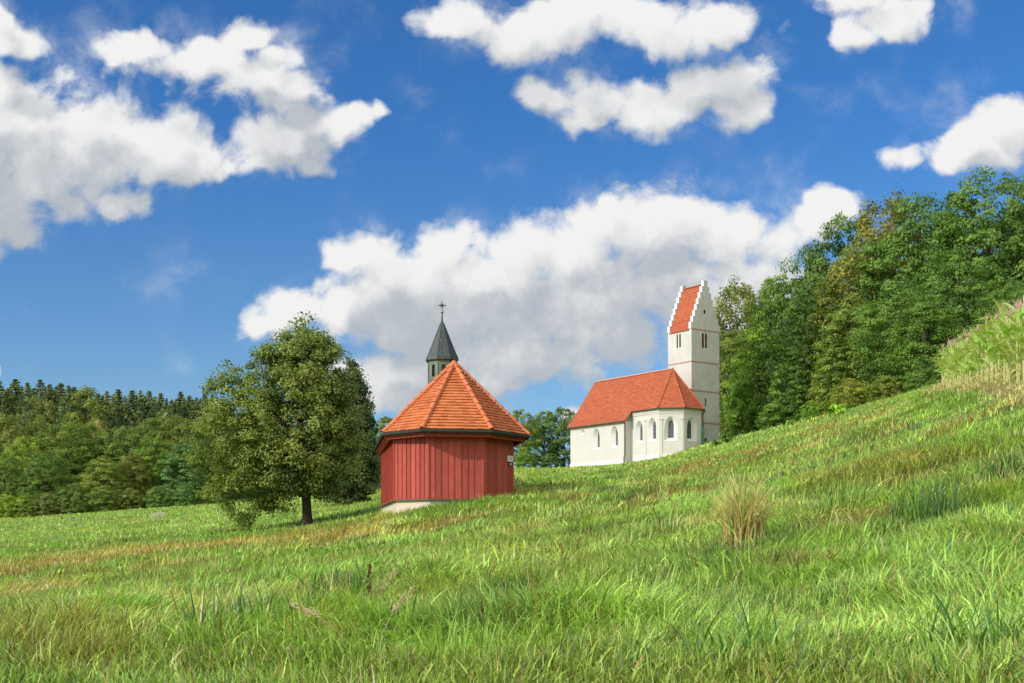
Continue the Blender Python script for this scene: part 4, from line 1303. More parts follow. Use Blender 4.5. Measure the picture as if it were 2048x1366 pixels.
# --- the linden in the meadow: silhouette taken from the photograph at its own distance
def build_linden():
    d = 56.0; k = d / F
    rng = np.random.default_rng(3)
    b = ground_at(615, d); b.z -= 0.05
    rows = [(1044, 465, 515), (1025, 440, 545), (1003, 415, 572), (985, 408, 608), (965, 402, 690), (930, 395, 712), (890, 388, 718), (850, 396, 716), (800, 415, 702), (765, 432, 695), (740, 495, 690),
            (710, 512, 684), (685, 545, 668), (665, 565, 650), (648, 590, 632)]
    v0, v1 = 1052.0, 664.0
    H = (v0 - v1) * k
    hz = [(v0 - v) * k / H for v, _, _ in rows]
    lf = [max(0.05, (615 - a) * k) for _, a, _ in rows]; rt = [max(0.05, (c - 615) * k) for _, _, c in rows]
    # the skirt hangs lowest on the left; on the right it starts higher
    env = env_table(hz, lf, rt, [0.15, 0.3, 0.5, 0.9, 1.7, 2.4, 2.7, 2.7, 2.5, 2.3, 2.0, 1.7, 1.2, 0.8, 0.35])
    root = empty('linden_tree', b, 'broad round linden with yellowing leaves standing alone before the red chapel', 'tree')
    V, Q, t, C = crown(rng, env, H, 820, 125, 0.128, 0.48, 0.68, 0.16, 0.0, 6.0, 1, 0.30, 0.5)
    # the underside of the crown: lowest on the left, clear of the trunk
    under = lambda x: np.interp(x, [(q - 615) * k for q in (380, 440, 470, 490, 520, 545, 575, 600, 640, 680, 720)], [(v0 - q) * k for q in (985, 1020, 1046, 1052, 1030, 1026, 1006, 990, 1004, 990, 965)])
    Lc = V.reshape(-1, 4, 3).mean(1)
    ok = Lc[:, 2] > under(Lc[:, 0]) + rng.normal(0, .10, len(Lc))
    V = V.reshape(-1, 4, 3)[ok].reshape(-1, 3); t = t[ok]; Q = np.arange(len(V)).reshape(-1, 4)
    C = C[C[:, 2] > under(C[:, 0])]
    # side shoots that stick out of the outline
    ex = []
    for (u, v, n) in ((430, 770, 5), (447, 752, 4), (470, 745, 4), (520, 712, 5), (545, 698, 4), (600, 664, 6), (612, 652, 4), (648, 680, 5), (500, 1040, 6), (470, 1030, 6), (482, 1050, 4), (580, 1008, 3), (640, 990, 5), (520, 1010, 8), (550, 1000, 6), (670, 985, 5)):
        for i in range(n):
            ex.append(((u - 615) * k + rng.normal(0, .16), rng.normal(0, .5), (v0 - v) * k + rng.normal(0, .16)))
    ex = np.array(ex)
    g = rng.normal(size=(len(ex), 45, 3)) * 0.17
    P = (ex[:, None] + g).reshape(-1, 3)
    Nn = rng.normal(size=P.shape) + np.array([0, 0, .6]); Nn /= np.linalg.norm(Nn, axis=1)[:, None]
    V2, Q2 = leaf_quads(P, Nn, 0.14, rng)
    t2 = np.clip(rng.normal(0.45, 0.2, len(P)), 0, 1)
    t = np.clip(t + 0.10 * (V[::4, 2] / H - 0.3), 0, 1)
    me = npmesh('crown', np.concatenate([V, V2]), np.concatenate([Q, Q2 + len(V)]), M['linden'], np.concatenate([t, t2]), 'FACE')
    o = bpy.data.objects.new('crown', me); link(o, root); o.color = (1, 1, 1, 1)
    mb = limb_mesh(0.225, H, H * 0.82, np.concatenate([C[C[:, 2] > 0.24 * H], ex[ex[:, 2] > 0.24 * H]]), rng, 60, (-0.55, 0.0), 9, 0.38, 0.02)
    o = bpy.data.objects.new('trunk', mb.mesh('trunk', M['bark_dark'])); link(o, root)
    # the dark narrow tree close behind it
    d = 82.0; k = d / F
    b = ground_at(700, d)
    rows = [(1005, 650, 735), (980, 640, 752), (940, 640, 757), (890, 645, 757), (850, 650, 752), (810, 655, 742), (780, 662, 732), (755, 680, 724), (738, 696, 716), (726, 703, 710)]
    v0, v1 = 1008.0, 722.0
    H = (v0 - v1) * k
    env = env_table([(v0 - v) * k / H for v, _, _ in rows], [(702 - a) * k for _, a, _ in rows], [(c - 702) * k for _, _, c in rows], [1.2, 1.8, 2.0, 2.0, 1.9, 1.5, 1.1, .7, .4, .15])
    root = empty('dark_leaved_tree', (at(702, d)[0], d, b.z), 'slender dark green tree close behind the linden, beside the chapel', 'tree')
    V, Q, t, C = crown(rng, env, H, 420, 80, 0.20, 0.46, 0.8, 0.4, -0.12, 4.0, 7, 0.1, 0.3)
    z_off = (HZ - v0) / F * d - b.z
    V[:, 2] += z_off; C[:, 2] += z_off
    ex = np.array([((u - 702) * k + rng.normal(0, .05), rng.normal(0, .2), (v0 - v) * k + z_off + rng.normal(0, .06)) for (u, v) in ((700, 732), (706, 742), (714, 748), (695, 752), (735, 775), (739, 790), (728, 770), (720, 757), (745, 820), (688, 765)) for i in range(3)])
    P = (ex[:, None] + rng.normal(size=(len(ex), 26, 3)) * np.array([.12, .12, .36])).reshape(-1, 3)
    Nn = rng.normal(size=P.shape); Nn /= np.linalg.norm(Nn, axis=1)[:, None]
    V2, Q2 = leaf_quads(P, Nn, 0.15, rng)
    me = npmesh('crown', np.concatenate([V, V2]), np.concatenate([Q, Q2 + len(V)]), M['leaf'], np.concatenate([t, np.full(len(P), .3)]), 'FACE')
    o = bpy.data.objects.new('crown', me); link(o, root); o.color = (0.62, 0.66, 0.85, 1)
    mb = limb_mesh(0.17, H, H * 0.9, np.concatenate([C, ex]), rng, 36, (0, 0), 7, 0.4)
    o = bpy.data.objects.new('trunk', mb.mesh('trunk', M['bark_dark'])); link(o, root)
build_linden()

# --- tree prototypes, unit height 1 (scaled per tree), shared mesh data
PROTO = {}
def proto(key, zs, prof, nclump, nleaf, leaf, csize, seed, mat='leaf', flat=0.5, inner=0.4, trunk_r=0.020, top=0.8, limbs=26, bark='bark', lobes=5, droop=0.3, upbias=0.5):
    rng = np.random.default_rng(seed)
    env = env_table(zs, prof, prof)
    V, Q, t, C = crown(rng, env, 1.0, nclump, nleaf, leaf, csize, flat, inner, 0, lobes, seed, droop, upbias)
    cm = npmesh('crown', V, Q, M[mat], t, 'FACE')
    mb = limb_mesh(trunk_r, 1.0, top, C, rng, limbs)
    PROTO[key] = (cm, mb.mesh('trunk', M[bark]))
proto('oak', [0, .12, .3, .5, .7, .85, .95, 1], [.10, .26, .36, .40, .36, .27, .16, .06], 420, 80, 0.0175, 0.060, 21)
proto('oak2', [0, .1, .25, .45, .65, .82, .94, 1], [.16, .30, .38, .37, .35, .25, .15, .05], 420, 80, 0.0175, 0.060, 22, lobes=6)
proto('ash', [0, .15, .35, .55, .75, .9, 1], [.06, .18, .27, .29, .25, .16, .05], 340, 80, 0.0165, 0.054, 23, flat=0.6)
proto('maple', [0, .08, .22, .45, .7, .88, 1], [.20, .34, .42, .40, .32, .20, .06], 360, 85, 0.020, 0.068, 24, flat=0.38, lobes=7)
proto('birch', [0, .15, .35, .6, .8, .93, 1], [.08, .15, .19, .19, .15, .09, .03], 280, 80, 0.015, 0.045, 25, flat=1.1, bark='bark_pale', droop=0.7, upbias=0.25)
proto('open', [0, .2, .4, .6, .8, .93, 1], [.07, .24, .36, .40, .34, .22, .07], 190, 75, 0.024, 0.065, 26, flat=0.5, inner=0.3, limbs=50, trunk_r=0.02)
proto('bush', [0, .15, .4, .7, .9, 1], [.42, .56, .60, .48, .28, .08], 240, 85, 0.034, 0.10, 27, limbs=16, trunk_r=0.02, top=0.5)
def proto_spruce(key, seed, rad=0.17, whorls=46):
    rng = np.random.default_rng(seed)
    P, Nn, T = [], [], []
    for i in range(whorls):
        h = 0.08 + 0.915 * (i / (whorls - 1)) ** 0.95
        rr = rad * (1 - h) ** 0.80 * rng.uniform(0.82, 1.12) + 0.004
        nb = int(8 + 5 * (1 - h)) if h < 0.95 else 5
        a0 = rng.uniform(0, 6.28)
        for b in range(nb):
            a = a0 + 2 * math.pi * b / nb + rng.normal(0, .15)
            L = rr * rng.uniform(0.72, 1.2)
            m = max(6, int(42 * L / rad))
            s = rng.uniform(0.0, 1, m) ** 0.7
            z = h - 0.30 * L * s + 0.34 * L * (s ** 2.4)
            hang = -np.abs(rng.normal(0, 0.011, m))
            side = rng.normal(0, 0.30, m) * L * (1 - 0.6 * s) * 0.4
            P.append(np.stack([np.cos(a) * L * s - np.sin(a) * side, np.sin(a) * L * s + np.cos(a) * side, z + hang], 1))
            nn = rng.normal(size=(m, 3)) * .5 + np.array([math.cos(a) * .5, math.sin(a) * .5, .5]); Nn.append(nn / np.linalg.norm(nn, axis=1)[:, None])
            T.append(np.clip(0.25 + 0.45 * s + rng.normal(0, .15, m), 0, 1))
    P, Nn, T = np.concatenate(P), np.concatenate(Nn), np.concatenate(T)
    V, Q = leaf_quads(P, Nn, 0.021, rng, 0.42)
    cm = npmesh('crown', V, Q, M['needle'], T, 'FACE')
    mb = MB(); mb.tube([(0, 0, -0.03), (0, 0, 0.5), (0, 0, 0.992)], [0.013, 0.008, 0.001], 6)
    PROTO[key] = (cm, mb.mesh('trunk', M['bark_dark']))
proto_spruce('spruce', 31, 0.20); proto_spruce('spruce2', 32, 0.23, 42); proto_spruce('spruce3', 33, 0.17, 50)
proto('larch', [0, .1, .3, .55, .8, .93, 1], [.10, .17, .20, .19, .13, .07, .02], 280, 80, 0.016, 0.045, 34, flat=0.7, bark='bark_dark', droop=0.5)

RT = random.Random(77)
TREE_N = {'oak': 'oak_tree', 'oak2': 'oak_tree', 'ash': 'ash_tree', 'maple': 'leafy_tree', 'birch': 'birch_tree', 'open': 'leafy_tree', 'bush': 'bush', 'spruce': 'spruce_tree', 'spruce2': 'spruce_tree', 'spruce3': 'spruce_tree', 'larch': 'larch_tree'}
def tree(key, u, d, vtop, label, cat, group, color=(1, 1, 1), wide=1.0, vbase=None, sink=0.1):
    x, y = at(u, d)
    zg = gz(x, y) if vbase is None else (HZ - vbase) / F * d
    H = (HZ - vtop) / F * d - zg
    root = empty(TREE_N[key], (x, y, zg - sink), label, cat, group)
    cm, tm = PROTO[key]
    rz = RT.uniform(0, 6.28)
    for nm, me in (('crown', cm), ('trunk', tm)):
        o = bpy.data.objects.new(nm, me); link(o, root)
        o.scale = (H * wide, H * wide, H); o.rotation_euler = (0, 0, rz)
        o.color = (*color, 1)
    return root

ORD = ['first', 'second', 'third', 'fourth', 'fifth', 'sixth', 'seventh', 'eighth', 'ninth', 'tenth', 'eleventh', 'twelfth', 'thirteenth', 'fourteenth', 'fifteenth', 'sixteenth', 'seventeenth', 'eighteenth', 'nineteenth', 'twentieth', 'twenty-first', 'twenty-second', 'twenty-third', 'twenty-fourth']

# --- the wood behind the meadow on the left
def wood_left():
    sp = [(-4, 760), (16, 772), (31, 761), (55, 757), (80, 755), (100, 764), (122, 756), (137, 768), (148, 771), (196, 790), (214, 778), (237, 777), (264, 779), (281, 775), (299, 781), (321, 779), (345, 796), (361, 785), (378, 791), (393, 785), (409, 781), (425, 792)]
    for i, (u, v) in enumerate(sp):
        key = ('spruce', 'spruce2', 'spruce3')[i % 3]
        g = RT.uniform(0.75, 1.15)
        tree(key, u, RT.uniform(232, 250), v + RT.uniform(-5, 9), 'dark pointed spruce against the sky behind the meadow, ' + ORD[i] + ' from the left', 'spruce', 'spruces topping the wood on the left', (g * 1.15, g * 1.15, g * 1.1), RT.uniform(1.5, 2.2), None)
    sp2 = [(8, 778), (43, 771), (68, 774), (91, 772), (112, 772), (160, 783), (180, 790), (205, 789), (226, 788), (250, 790), (273, 789), (290, 790), (310, 792), (333, 795), (353, 797), (370, 800), (386, 797), (401, 795)]
    for i, (u, v) in enumerate(sp2):
        g = RT.uniform(0.7, 1.0)
        tree(('spruce2', 'spruce', 'spruce3')[i % 3], u, RT.uniform(252, 262), v, 'lower dark spruce filling the gap behind the tallest spruces, ' + ORD[i] + ' from the left', 'spruce', 'spruces filling the gaps of the left wood', (g, g, g * 1.08), RT.uniform(1.0, 1.3), None)
    dec = [
        ('larch', 172, 222, 766, 'broad olive larch standing taller than the leafy trees, among dark spruces', (1.15, 1.1, 0.8), 1.05),
        ('larch', 70, 226, 786, 'pale olive larch before the spruces near the left edge', (1.25, 1.15, 1.0), 0.9),
        ('larch', 99, 226, 794, 'pale thin larch right of the other pale larch near the left edge', (1.2, 1.05, 1.0), 0.7),
        ('larch', 330, 224, 812, 'olive larch in front of the spruces left of the linden', (0.95, 0.95, 0.8), 0.9),
        ('oak', 10, 206, 826, 'yellowish green round tree at the very left edge of the wood', (1.1, 1.05, 0.9), 0.85),
        ('oak2', 56, 210, 820, 'tall olive green broadleaf tree in front of the spruces near the left edge', (1.05, 1.0, 0.85), 0.95),
        ('birch', 57, 196, 866, 'light green feathery narrow tree in the left wood', (1.35, 1.45, 0.9), 1.5),
        ('oak', 132, 200, 843, 'largest broad green tree in the middle of the left wood', (0.98, 1.1, 0.75), 1.15),
        ('ash', 180, 204, 848, 'green ash right behind the largest broad tree of the left wood', (1.0, 1.12, 0.8), 1.1),
        ('birch', 194, 214, 831, 'small greyish pink topped dead-looking tree between spruces and green trees', (1.9, 1.5, 2.2), 0.75),
        ('oak2', 249, 202, 846, 'wide mid-green tree below the spruces, right of the grey topped one', (0.92, 1.05, 0.8), 1.05),
        ('ash', 300, 206, 838, 'tall mid-green tree before the spruces, left of the linden', (0.9, 1.0, 0.8), 1.2),
        ('maple', 306, 190, 862, 'fresh green spreading tree in the front of the left wood', (0.95, 1.15, 0.7), 0.85),
        ('oak', 345, 208, 830, 'yellow-green layered tree whose crown reaches up to the spruces', (1.15, 1.1, 0.85), 0.95),
        ('oak2', 395, 206, 826, 'olive broadleaf tree half hidden behind the left side of the linden', (1.0, 1.0, 0.8), 0.95),
        ('maple', 370, 188, 876, 'bluish green tree at the edge of the meadow next to the linden', (0.72, 1.05, 1.25), 0.9),
        ('maple', 208, 183, 910, 'yellow-green wide low tree at the meadow edge in the wood\'s front row', (1.15, 1.2, 0.8), 1.15),
        ('oak', 92, 186, 900, 'dark green tree in the front row below the feathery one', (0.8, 0.98, 0.75), 1.05),
        ('maple', 10, 186, 905, 'deep green low tree at the left edge in the front row', (0.75, 0.95, 0.8), 0.95),
        ('ash', 268, 186, 905, 'dull brownish green tree at the meadow edge right of the wide low one', (1.1, 0.95, 0.85), 1.1),
        ('bush', 14, 176, 986, 'bright yellow-green bush in the lower left corner of the wood', (1.5, 1.55, 0.8), 1.0),
        ('bush', 52, 176, 988, 'second bright bush at the meadow edge right of the corner bush', (1.3, 1.4, 0.8), 1.05),
        ('bush', 98, 176, 984, 'greyish green bush under the dark front row tree', (1.0, 1.0, 1.0), 1.1),
        ('bush', 150, 177, 965, 'dark green bush at the left foot of the wide low tree', (0.85, 1.0, 0.8), 0.95),
        ('bush', 208, 177, 968, 'green bush at the foot of the wide low tree', (0.95, 1.05, 0.8), 1.0),
        ('bush', 262, 178, 975, 'olive bush at the meadow edge below the brownish tree', (1.05, 1.0, 0.8), 1.1),
        ('bush', 318, 178, 970, 'pale bluish green bush below the bluish tree', (0.95, 1.15, 1.1), 1.1),
        ('bush', 372, 178, 968, 'bluish green bush at the meadow edge beside the linden\'s crown', (0.8, 1.1, 1.1), 1.1),
        ('bush', 425, 178, 966, 'dark bush at the meadow edge behind the left skirt of the linden', (0.8, 0.95, 0.8), 1.2),
    ]
    for (k, u, d, v, lab, c, wd) in dec:
        c = tuple(q * 1.10 for q in c)
        tree(k, u, d, v, lab, 'bush' if k == 'bush' else 'tree', 'trees and bushes of the left wood', c, wd)
    # what stands behind them reads only as one dark mass
    rng = np.random.default_rng(5)
    P, Nn = [], []
    for i in range(120):
        u = rng.uniform(-160, 560); d = rng.uniform(215, 275)
        x, y = at(u, d); z = gz(x, y)
        top = (HZ - (782 + 0.05 * max(u, 0))) / F * d - z
        h = rng.uniform(0.75, 1.0) * top
        m = 420
        hh = rng.random(m) ** 0.8
        rr = (4.2 * (1 - hh) ** 0.7 + 0.4) * rng.random(m) ** 0.4; a = rng.uniform(0, 6.28, m)
        P.append(np.stack([x + rr * np.cos(a), y + rr * np.sin(a), z + h * hh], 1))
    P = np.concatenate(P); Nn = rng.normal(size=P.shape); Nn /= np.linalg.norm(Nn, axis=1)[:, None]
    V, Q = leaf_quads(P, Nn, 0.9, rng, 0.5)
    o = bpy.data.objects.new('background_wood', npmesh('background_wood', V, Q, M['needle'], np.clip(rng.normal(.35, .2, len(P)), 0, 1), 'FACE')); link(o)
    o.color = (0.9, 0.95, 1, 1)
    tag(o, 'dense dark depth of the spruce wood behind the front trees', 'wood', kind='stuff')
wood_left()

# --- trees behind chapel and church
def trees_middle():
    G = 'trees on the far side of the hill'
    for (k, u, d, v, lab, c, wd) in [
        ('larch', 772, 210, 828, 'olive tree peeping between the dark tree and the chapel roof', (1.2, 1.15, 0.9), 1.2),
        ('oak', 800, 220, 835, 'round green tree just left of the chapel roof\'s edge', (0.9, 1.0, 0.8), 0.8),
        ('oak2', 735, 205, 880, 'dark green tree behind the right side of the dark tree', (0.8, 0.9, 0.8), 1.0),
        ('open', 1043, 200, 818, 'round topped yellowish green tree right beside the chapel\'s roof edge', (1.2, 1.25, 0.8), 0.85),
        ('open', 1088, 205, 821, 'open crowned green tree midway between chapel and church', (1.0, 1.2, 0.8), 0.95),
        ('open', 1128, 202, 813, 'dark green tree touching the left end of the church', (0.75, 0.95, 0.75), 0.85),
        ('bush', 1052, 185, 900, 'fresh green bush on the crest beside the chapel wall', (1.1, 1.35, 0.8), 1.0),
        ('bush', 1100, 185, 905, 'dark low bush on the crest left of the church', (0.7, 0.9, 0.8), 1.1),
    ]:
        tree(k, u, d, v, lab, 'bush' if k == 'bush' else 'tree', G, c, wd)
trees_middle()

# --- the wood on the hill to the right
def wood_right():
    G = 'trees and bushes of the wood on the right'
    L = [
        ('birch', 1472, 178, 553, 'slim olive birch rising just right of the church tower', (1.35, 1.2, 0.9), 1.0),
        ('ash', 1548, 182, 558, 'loose light green tree between the birch and the dark wood', (1.15, 1.3, 0.9), 0.85),
        ('ash', 1460, 170, 660, 'yellow-green tree hugging the right side of the tower', (1.1, 1.15, 0.8), 0.9),
        ('maple', 1520, 158, 645, 'bright green spreading tree in the front of the wood right of the tower', (1.15, 1.45, 0.75), 0.85),
        ('oak2', 1605, 160, 500, 'dark green tree stepping up from the birch to the wood', (0.75, 0.95, 0.75), 0.75),
        ('oak', 1690, 155, 432, 'tall dark oak with a clear rounded top against the cloud', (0.72, 0.92, 0.72), 0.72),
        ('oak', 1640, 150, 560, 'dark shaded tree below the stepping dark trees', (0.68, 0.88, 0.7), 0.9),
        ('birch', 1775, 142, 378, 'brownish olive tall thin tree in front of the sky', (1.35, 1.05, 1.0), 1.1),
        ('birch', 1700, 138, 500, 'orange brown withered tree in the middle of the right wood', (1.4, 1.15, 1.0), 1.1),
        ('oak', 1850, 135, 390, 'big dark green oak left of the tallest oak', (0.72, 0.98, 0.72), 0.85),
        ('oak2', 1985, 128, 328, 'tallest and widest oak at the top right', (0.75, 1.0, 0.72), 0.85),
        ('oak', 2085, 130, 345, 'oak cut off by the right edge of the picture', (0.78, 1.0, 0.72), 0.8),
        ('oak2', 1915, 120, 480, 'dark green oak in front of the tallest one', (0.72, 0.98, 0.72), 0.95),
        ('maple', 1715, 125, 590, 'light green layered tree below the orange brown one', (1.05, 1.2, 0.85), 0.95),
        ('oak', 1800, 118, 560, 'rounded mid-green oak in the middle of the wood\'s edge', (0.8, 1.05, 0.75), 0.95),
        ('ash', 1850, 112, 590, 'mid-green tree above the left end of the maize', (0.8, 1.05, 0.75), 1.2),
        ('oak2', 2020, 110, 560, 'dark green tree directly above the maize field', (0.75, 1.0, 0.72), 0.95),
        ('maple', 1595, 138, 690, 'mid-green tree with hanging branches at the edge of the right wood', (0.85, 1.1, 0.75), 0.85),
        ('maple', 1660, 128, 700, 'olive and brown speckled tree at the wood\'s edge', (1.35, 1.15, 0.8), 0.8),
        ('maple', 1940, 104, 650, 'shaded green tree behind the maize tassels', (0.7, 0.95, 0.7), 0.9),
        ('bush', 1620, 118, 800, 'bright green bush in front of the dark wood opening', (1.2, 1.5, 0.75), 0.9),
        ('bush', 1700, 110, 755, 'olive yellow bush at the wood\'s foot', (1.45, 1.25, 0.8), 1.0),
        ('bush', 1770, 106, 748, 'greenish brown bush next to the olive yellow one', (1.15, 1.1, 0.75), 1.0),
        ('bush', 1840, 102, 735, 'dark green bush left of the maize', (0.85, 1.1, 0.75), 1.0),
        ('bush', 1550, 138, 805, 'low dark bush at the wood\'s foot near the tower', (0.85, 1.1, 0.75), 1.2),
        ('bush', 1490, 160, 812, 'low green bush at the tower\'s right foot', (0.95, 1.2, 0.8), 1.0),
        ('bush', 1900, 98, 700, 'deep shaded bush behind the left end of the maize', (0.65, 0.85, 0.7), 1.2),
    ]
    for (k, u, d, v, lab, c, wd) in L:
        c = tuple(q * 1.10 for q in c)
        tree(k, u, d, v, lab, 'bush' if k == 'bush' else 'tree', G, c, wd)
    rng = np.random.default_rng(15)
    P = []
    for i in range(70):
        u = rng.uniform(1560, 2300); d = rng.uniform(135, 185)
        x, y = at(u, d); z = gz(x, y)
        vt = np.interp(u, [1560, 1650, 1750, 1900, 2048, 2300], [640, 560, 500, 430, 400, 380])
        h = ((HZ - vt) / F * d - z) * rng.uniform(0.6, 0.95)
        m = 520
        hh = rng.random(m); rr = 3.6 * rng.random(m) ** 0.4; a = rng.uniform(0, 6.28, m)
        P.append(np.stack([x + rr * np.cos(a), y + rr * np.sin(a), z + h * hh], 1))
    P = np.concatenate(P); Nn = rng.normal(size=P.shape); Nn /= np.linalg.norm(Nn, axis=1)[:, None]
    V, Q = leaf_quads(P, Nn, 0.75, rng, 0.5)
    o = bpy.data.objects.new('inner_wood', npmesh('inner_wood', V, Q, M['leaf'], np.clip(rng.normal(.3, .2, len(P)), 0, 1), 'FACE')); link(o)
    o.color = (0.42, 0.58, 0.42, 1)  # darkened leaves: the shade in the wood's gaps is put into the colour
    tag(o, 'dark leafy depth of the right wood behind its front trees', 'wood', kind='stuff')
wood_right()

# ------------------------------------------------------------------ maize
def ribbon(mb, p0, dirxy, L, w, rise, drop, tint, n=6, twist=0.0):
    dx, dy = dirxy
    prev = None
    for i in range(n + 1):
        t = i / n
        c = Vector((p0[0] + dx * L * t * (0.55 + 0.45 * t * 0.6), p0[1] + dy * L * t * (0.55 + 0.27 * t), p0[2] + rise * L * (t - 0) * 1.6 * (1 - t * 0.55) - drop * L * t * t))
        ww = w * (0.35 + 1.9 * t * (1 - t) + 0.0) * (1 if t < 0.98 else 0.1)
        sx, sy = -dy * ww * 0.5, dx * ww * 0.5
        a, b = c + Vector((sx, sy, twist * ww * t)), c - Vector((sx, sy, twist * ww * t))
        if prev: mb.quad(prev[0], prev[1], b, a, tint)
        prev = (a, b)
def corn_leaf(mb, z0, a, L, w, th0, th1, tint, n=7, twist=0.0):
    """blade that leaves the stalk at th0 from the vertical and bends over to th1"""
    ca, sa = math.cos(a), math.sin(a)
    r, z = 0.0, z0; prev = None
    for i in range(n + 1):
        t = i / n
        th = th0 + (th1 - th0) * t ** 1.4
        if i: r += math.sin(th) * L / n; z += math.cos(th) * L / n
        ww = w * min(1, 0.45 + 2.2 * t) * (1 - t ** 3) + 0.004
        tw = twist * t
        sx, sy, sz = -sa * math.cos(tw) * ww / 2, ca * math.cos(tw) * ww / 2, math.sin(tw) * ww / 2
        c = (ca * r, sa * r, z)
        A = (c[0] + sx, c[1] + sy, c[2] + sz); B = (c[0] - sx, c[1] - sy, c[2] - sz)
        if prev: mb.quad(prev[0], prev[1], B, A, tint)
        prev = (A, B)
def corn_meshes(seed):
    rng = random.Random(seed)
    H = 2.1
    st = MB(); st.tube([(0, 0, -0.1), (0.02, 0, 0.9), (0, 0.02, H)], [0.027, 0.022, 0.010], 6, 0.75)
    fo = MB()
    for i in range(10):
        z = 0.22 + i * 0.175
        a = (i % 2) * math.pi + rng.uniform(-0.7, 0.7)
        if z < 0.45:
            corn_leaf(fo, z, a, rng.uniform(0.45, 0.7), rng.uniform(0.05, 0.08), 0.7, rng.uniform(2.4, 3.0), rng.uniform(0.75, 1.0), 7, rng.uniform(-1, 1))
        else:
            corn_leaf(fo, z, a, rng.uniform(0.75, 1.1), rng.uniform(0.125, 0.175), rng.uniform(0.25, 0.5), rng.uniform(1.3, 2.7), min(1, max(0, rng.gauss(0.2, 0.15))), 7, rng.uniform(-0.8, 0.8))
    ta = MB()
    for i in range(5):
        a = rng.uniform(0, 6.28); s = 0 if i == 0 else rng.uniform(0.06, 0.16)
        ta.tube([(0, 0, H - 0.03), (math.cos(a) * s * .6, math.sin(a) * s * .6, H + 0.16), (math.cos(a) * s, math.sin(a) * s, H + rng.uniform(0.2, 0.34))], [0.009, 0.011, 0.005], 4, 1.0, caps=False)
    return st.mesh('stalk', M['corn']), fo.mesh('foliage', M['corn']), ta.mesh('tassel', M['tassel'])
M['tassel'] = mat_flat('maize_tassel', (0.50, 0.36, 0.25), 0.8)
def build_maize():
    protos = [corn_meshes(s) for s in range(5)]
    rng = random.Random(4)
    pts = []
    segs = list(zip(CORN[:-1], CORN[1:]))
    for row in range(9):
        for a, b in segs:
            ab = b - a; L = np.hypot(*ab); d = ab / L; nr = np.array([d[1], -d[0]])
            n = int(L / 0.62)
            for i in range(n):
                p = a + d * (i + 0.5) * 0.62 + nr * (0.45 + row * 0.8) + np.array([rng.gauss(0, .06), rng.gauss(0, .06)])
                pts.append((float(np.hypot(*p)), row, p))
    front = sorted([p for p in pts if p[1] < 3 and abs(p[2][0] / p[2][1]) < 0.46], key=lambda t: t[0])[:270]
    z = ground_z([p[2][0] for p in pts], [p[2][1] for p in pts])
    rest_V, rest_Q, rest_T, off = [], [], [], 0
    arr = []
    for st, fo, ta in protos:
        n = len(fo.vertices); co = np.empty(n * 3, np.float32); fo.vertices.foreach_get('co', co)
        q = np.empty(len(fo.loops), np.int32); fo.loops.foreach_get('vertex_index', q)
        t = np.empty(len(fo.polygons), np.float32); fo.attributes['tint'].data.foreach_get('value', t)
        arr.append((co.reshape(-1, 3), q.reshape(-1, 4), t))
    for (dd, row, p), zz in zip(pts, z):
        sc = rng.uniform(0.78, 1.18); rz = rng.uniform(0, 6.28); k = rng.randrange(5)
        rest_V.append((row, p, zz, sc, rz, k))
    fset = {(round(float(f[2][0]), 5), round(float(f[2][1]), 5)) for f in front}
    VV, QQ, TT = [], [], []
    n_obj = 0
    for (row, p, zz, sc, rz, k) in rest_V:
        if (round(float(p[0]), 5), round(float(p[1]), 5)) in fset:
            where = 'front row at the edge of the field' if row == 0 else 'behind the front row of the field'
            root = empty('maize_plant', (p[0], p[1], zz), 'green and straw maize plant with pinkish tassel, ' + where, 'maize plant', 'maize plants in the ' + ('front row' if row == 0 else 'second and third rows'))
            for nm, me in zip(('stalk', 'foliage', 'tassel'), protos[k]):
                o = bpy.data.objects.new(nm, me); link(o, root); o.scale = (sc, sc, sc); o.rotation_euler = (0, 0, rz); g = 1.0; o.color = (g, g, g, 1)
            n_obj += 1
        else:
            co, q, t = arr[k]
            c, s = math.cos(rz), math.sin(rz)
            W = np.stack([co[:, 0] * c - co[:, 1] * s, co[:, 0] * s + co[:, 1] * c, co[:, 2]], 1) * sc + np.array([p[0], p[1], zz])
            VV.append(W); QQ.append(q + off); TT.append(t); off += len(W)
    o = bpy.data.objects.new('maize_field', npmesh('maize_field', np.concatenate(VV), np.concatenate(QQ), M['corn'], np.concatenate(TT), 'FACE')); link(o)
    o.color = (0.9, 0.95, 0.9, 1)
    tag(o, 'inner rows of the maize field behind its front rows', 'maize', kind='stuff')
build_maize()

# ------------------------------------------------------------------ single plants that stand out of the meadow
def tuft(name, u, v, label, cat, n, h, w, spread, cols, bend=(0.3, 0.9), seed=0, mat='grass', ns=6, group=None):
    rng = np.random.default_rng(seed)
    b = ground_at(u, hit(u, v))
    x = np.clip(rng.normal(0, spread, n), -1.4 * spread, 1.4 * spread); y = np.clip(rng.normal(0, spread, n), -1.4 * spread, 1.4 * spread)
    c = np.array([cols[i] for i in rng.integers(0, len(cols), n)]) * rng.uniform(0.7, 1.25, n)[:, None]
    bd = rng.uniform(0, 6.28, n); be = rng.uniform(*bend, n)
    z = ground_z(x + b.x, y + b.y) - b.z - 0.03
    V, Q, C = blades(x, y, h * rng.uniform(0.55, 1.1, n), w * rng.uniform(0.6, 1.4, n), bd + 1.57 + rng.normal(0, .6, n), be, bd, c, ns, z)
    o = bpy.data.objects.new(name, npmesh(name, V, Q, M[mat], C, 'POINT')); link(o); o.location = b
    return tag(o, label, cat, group)
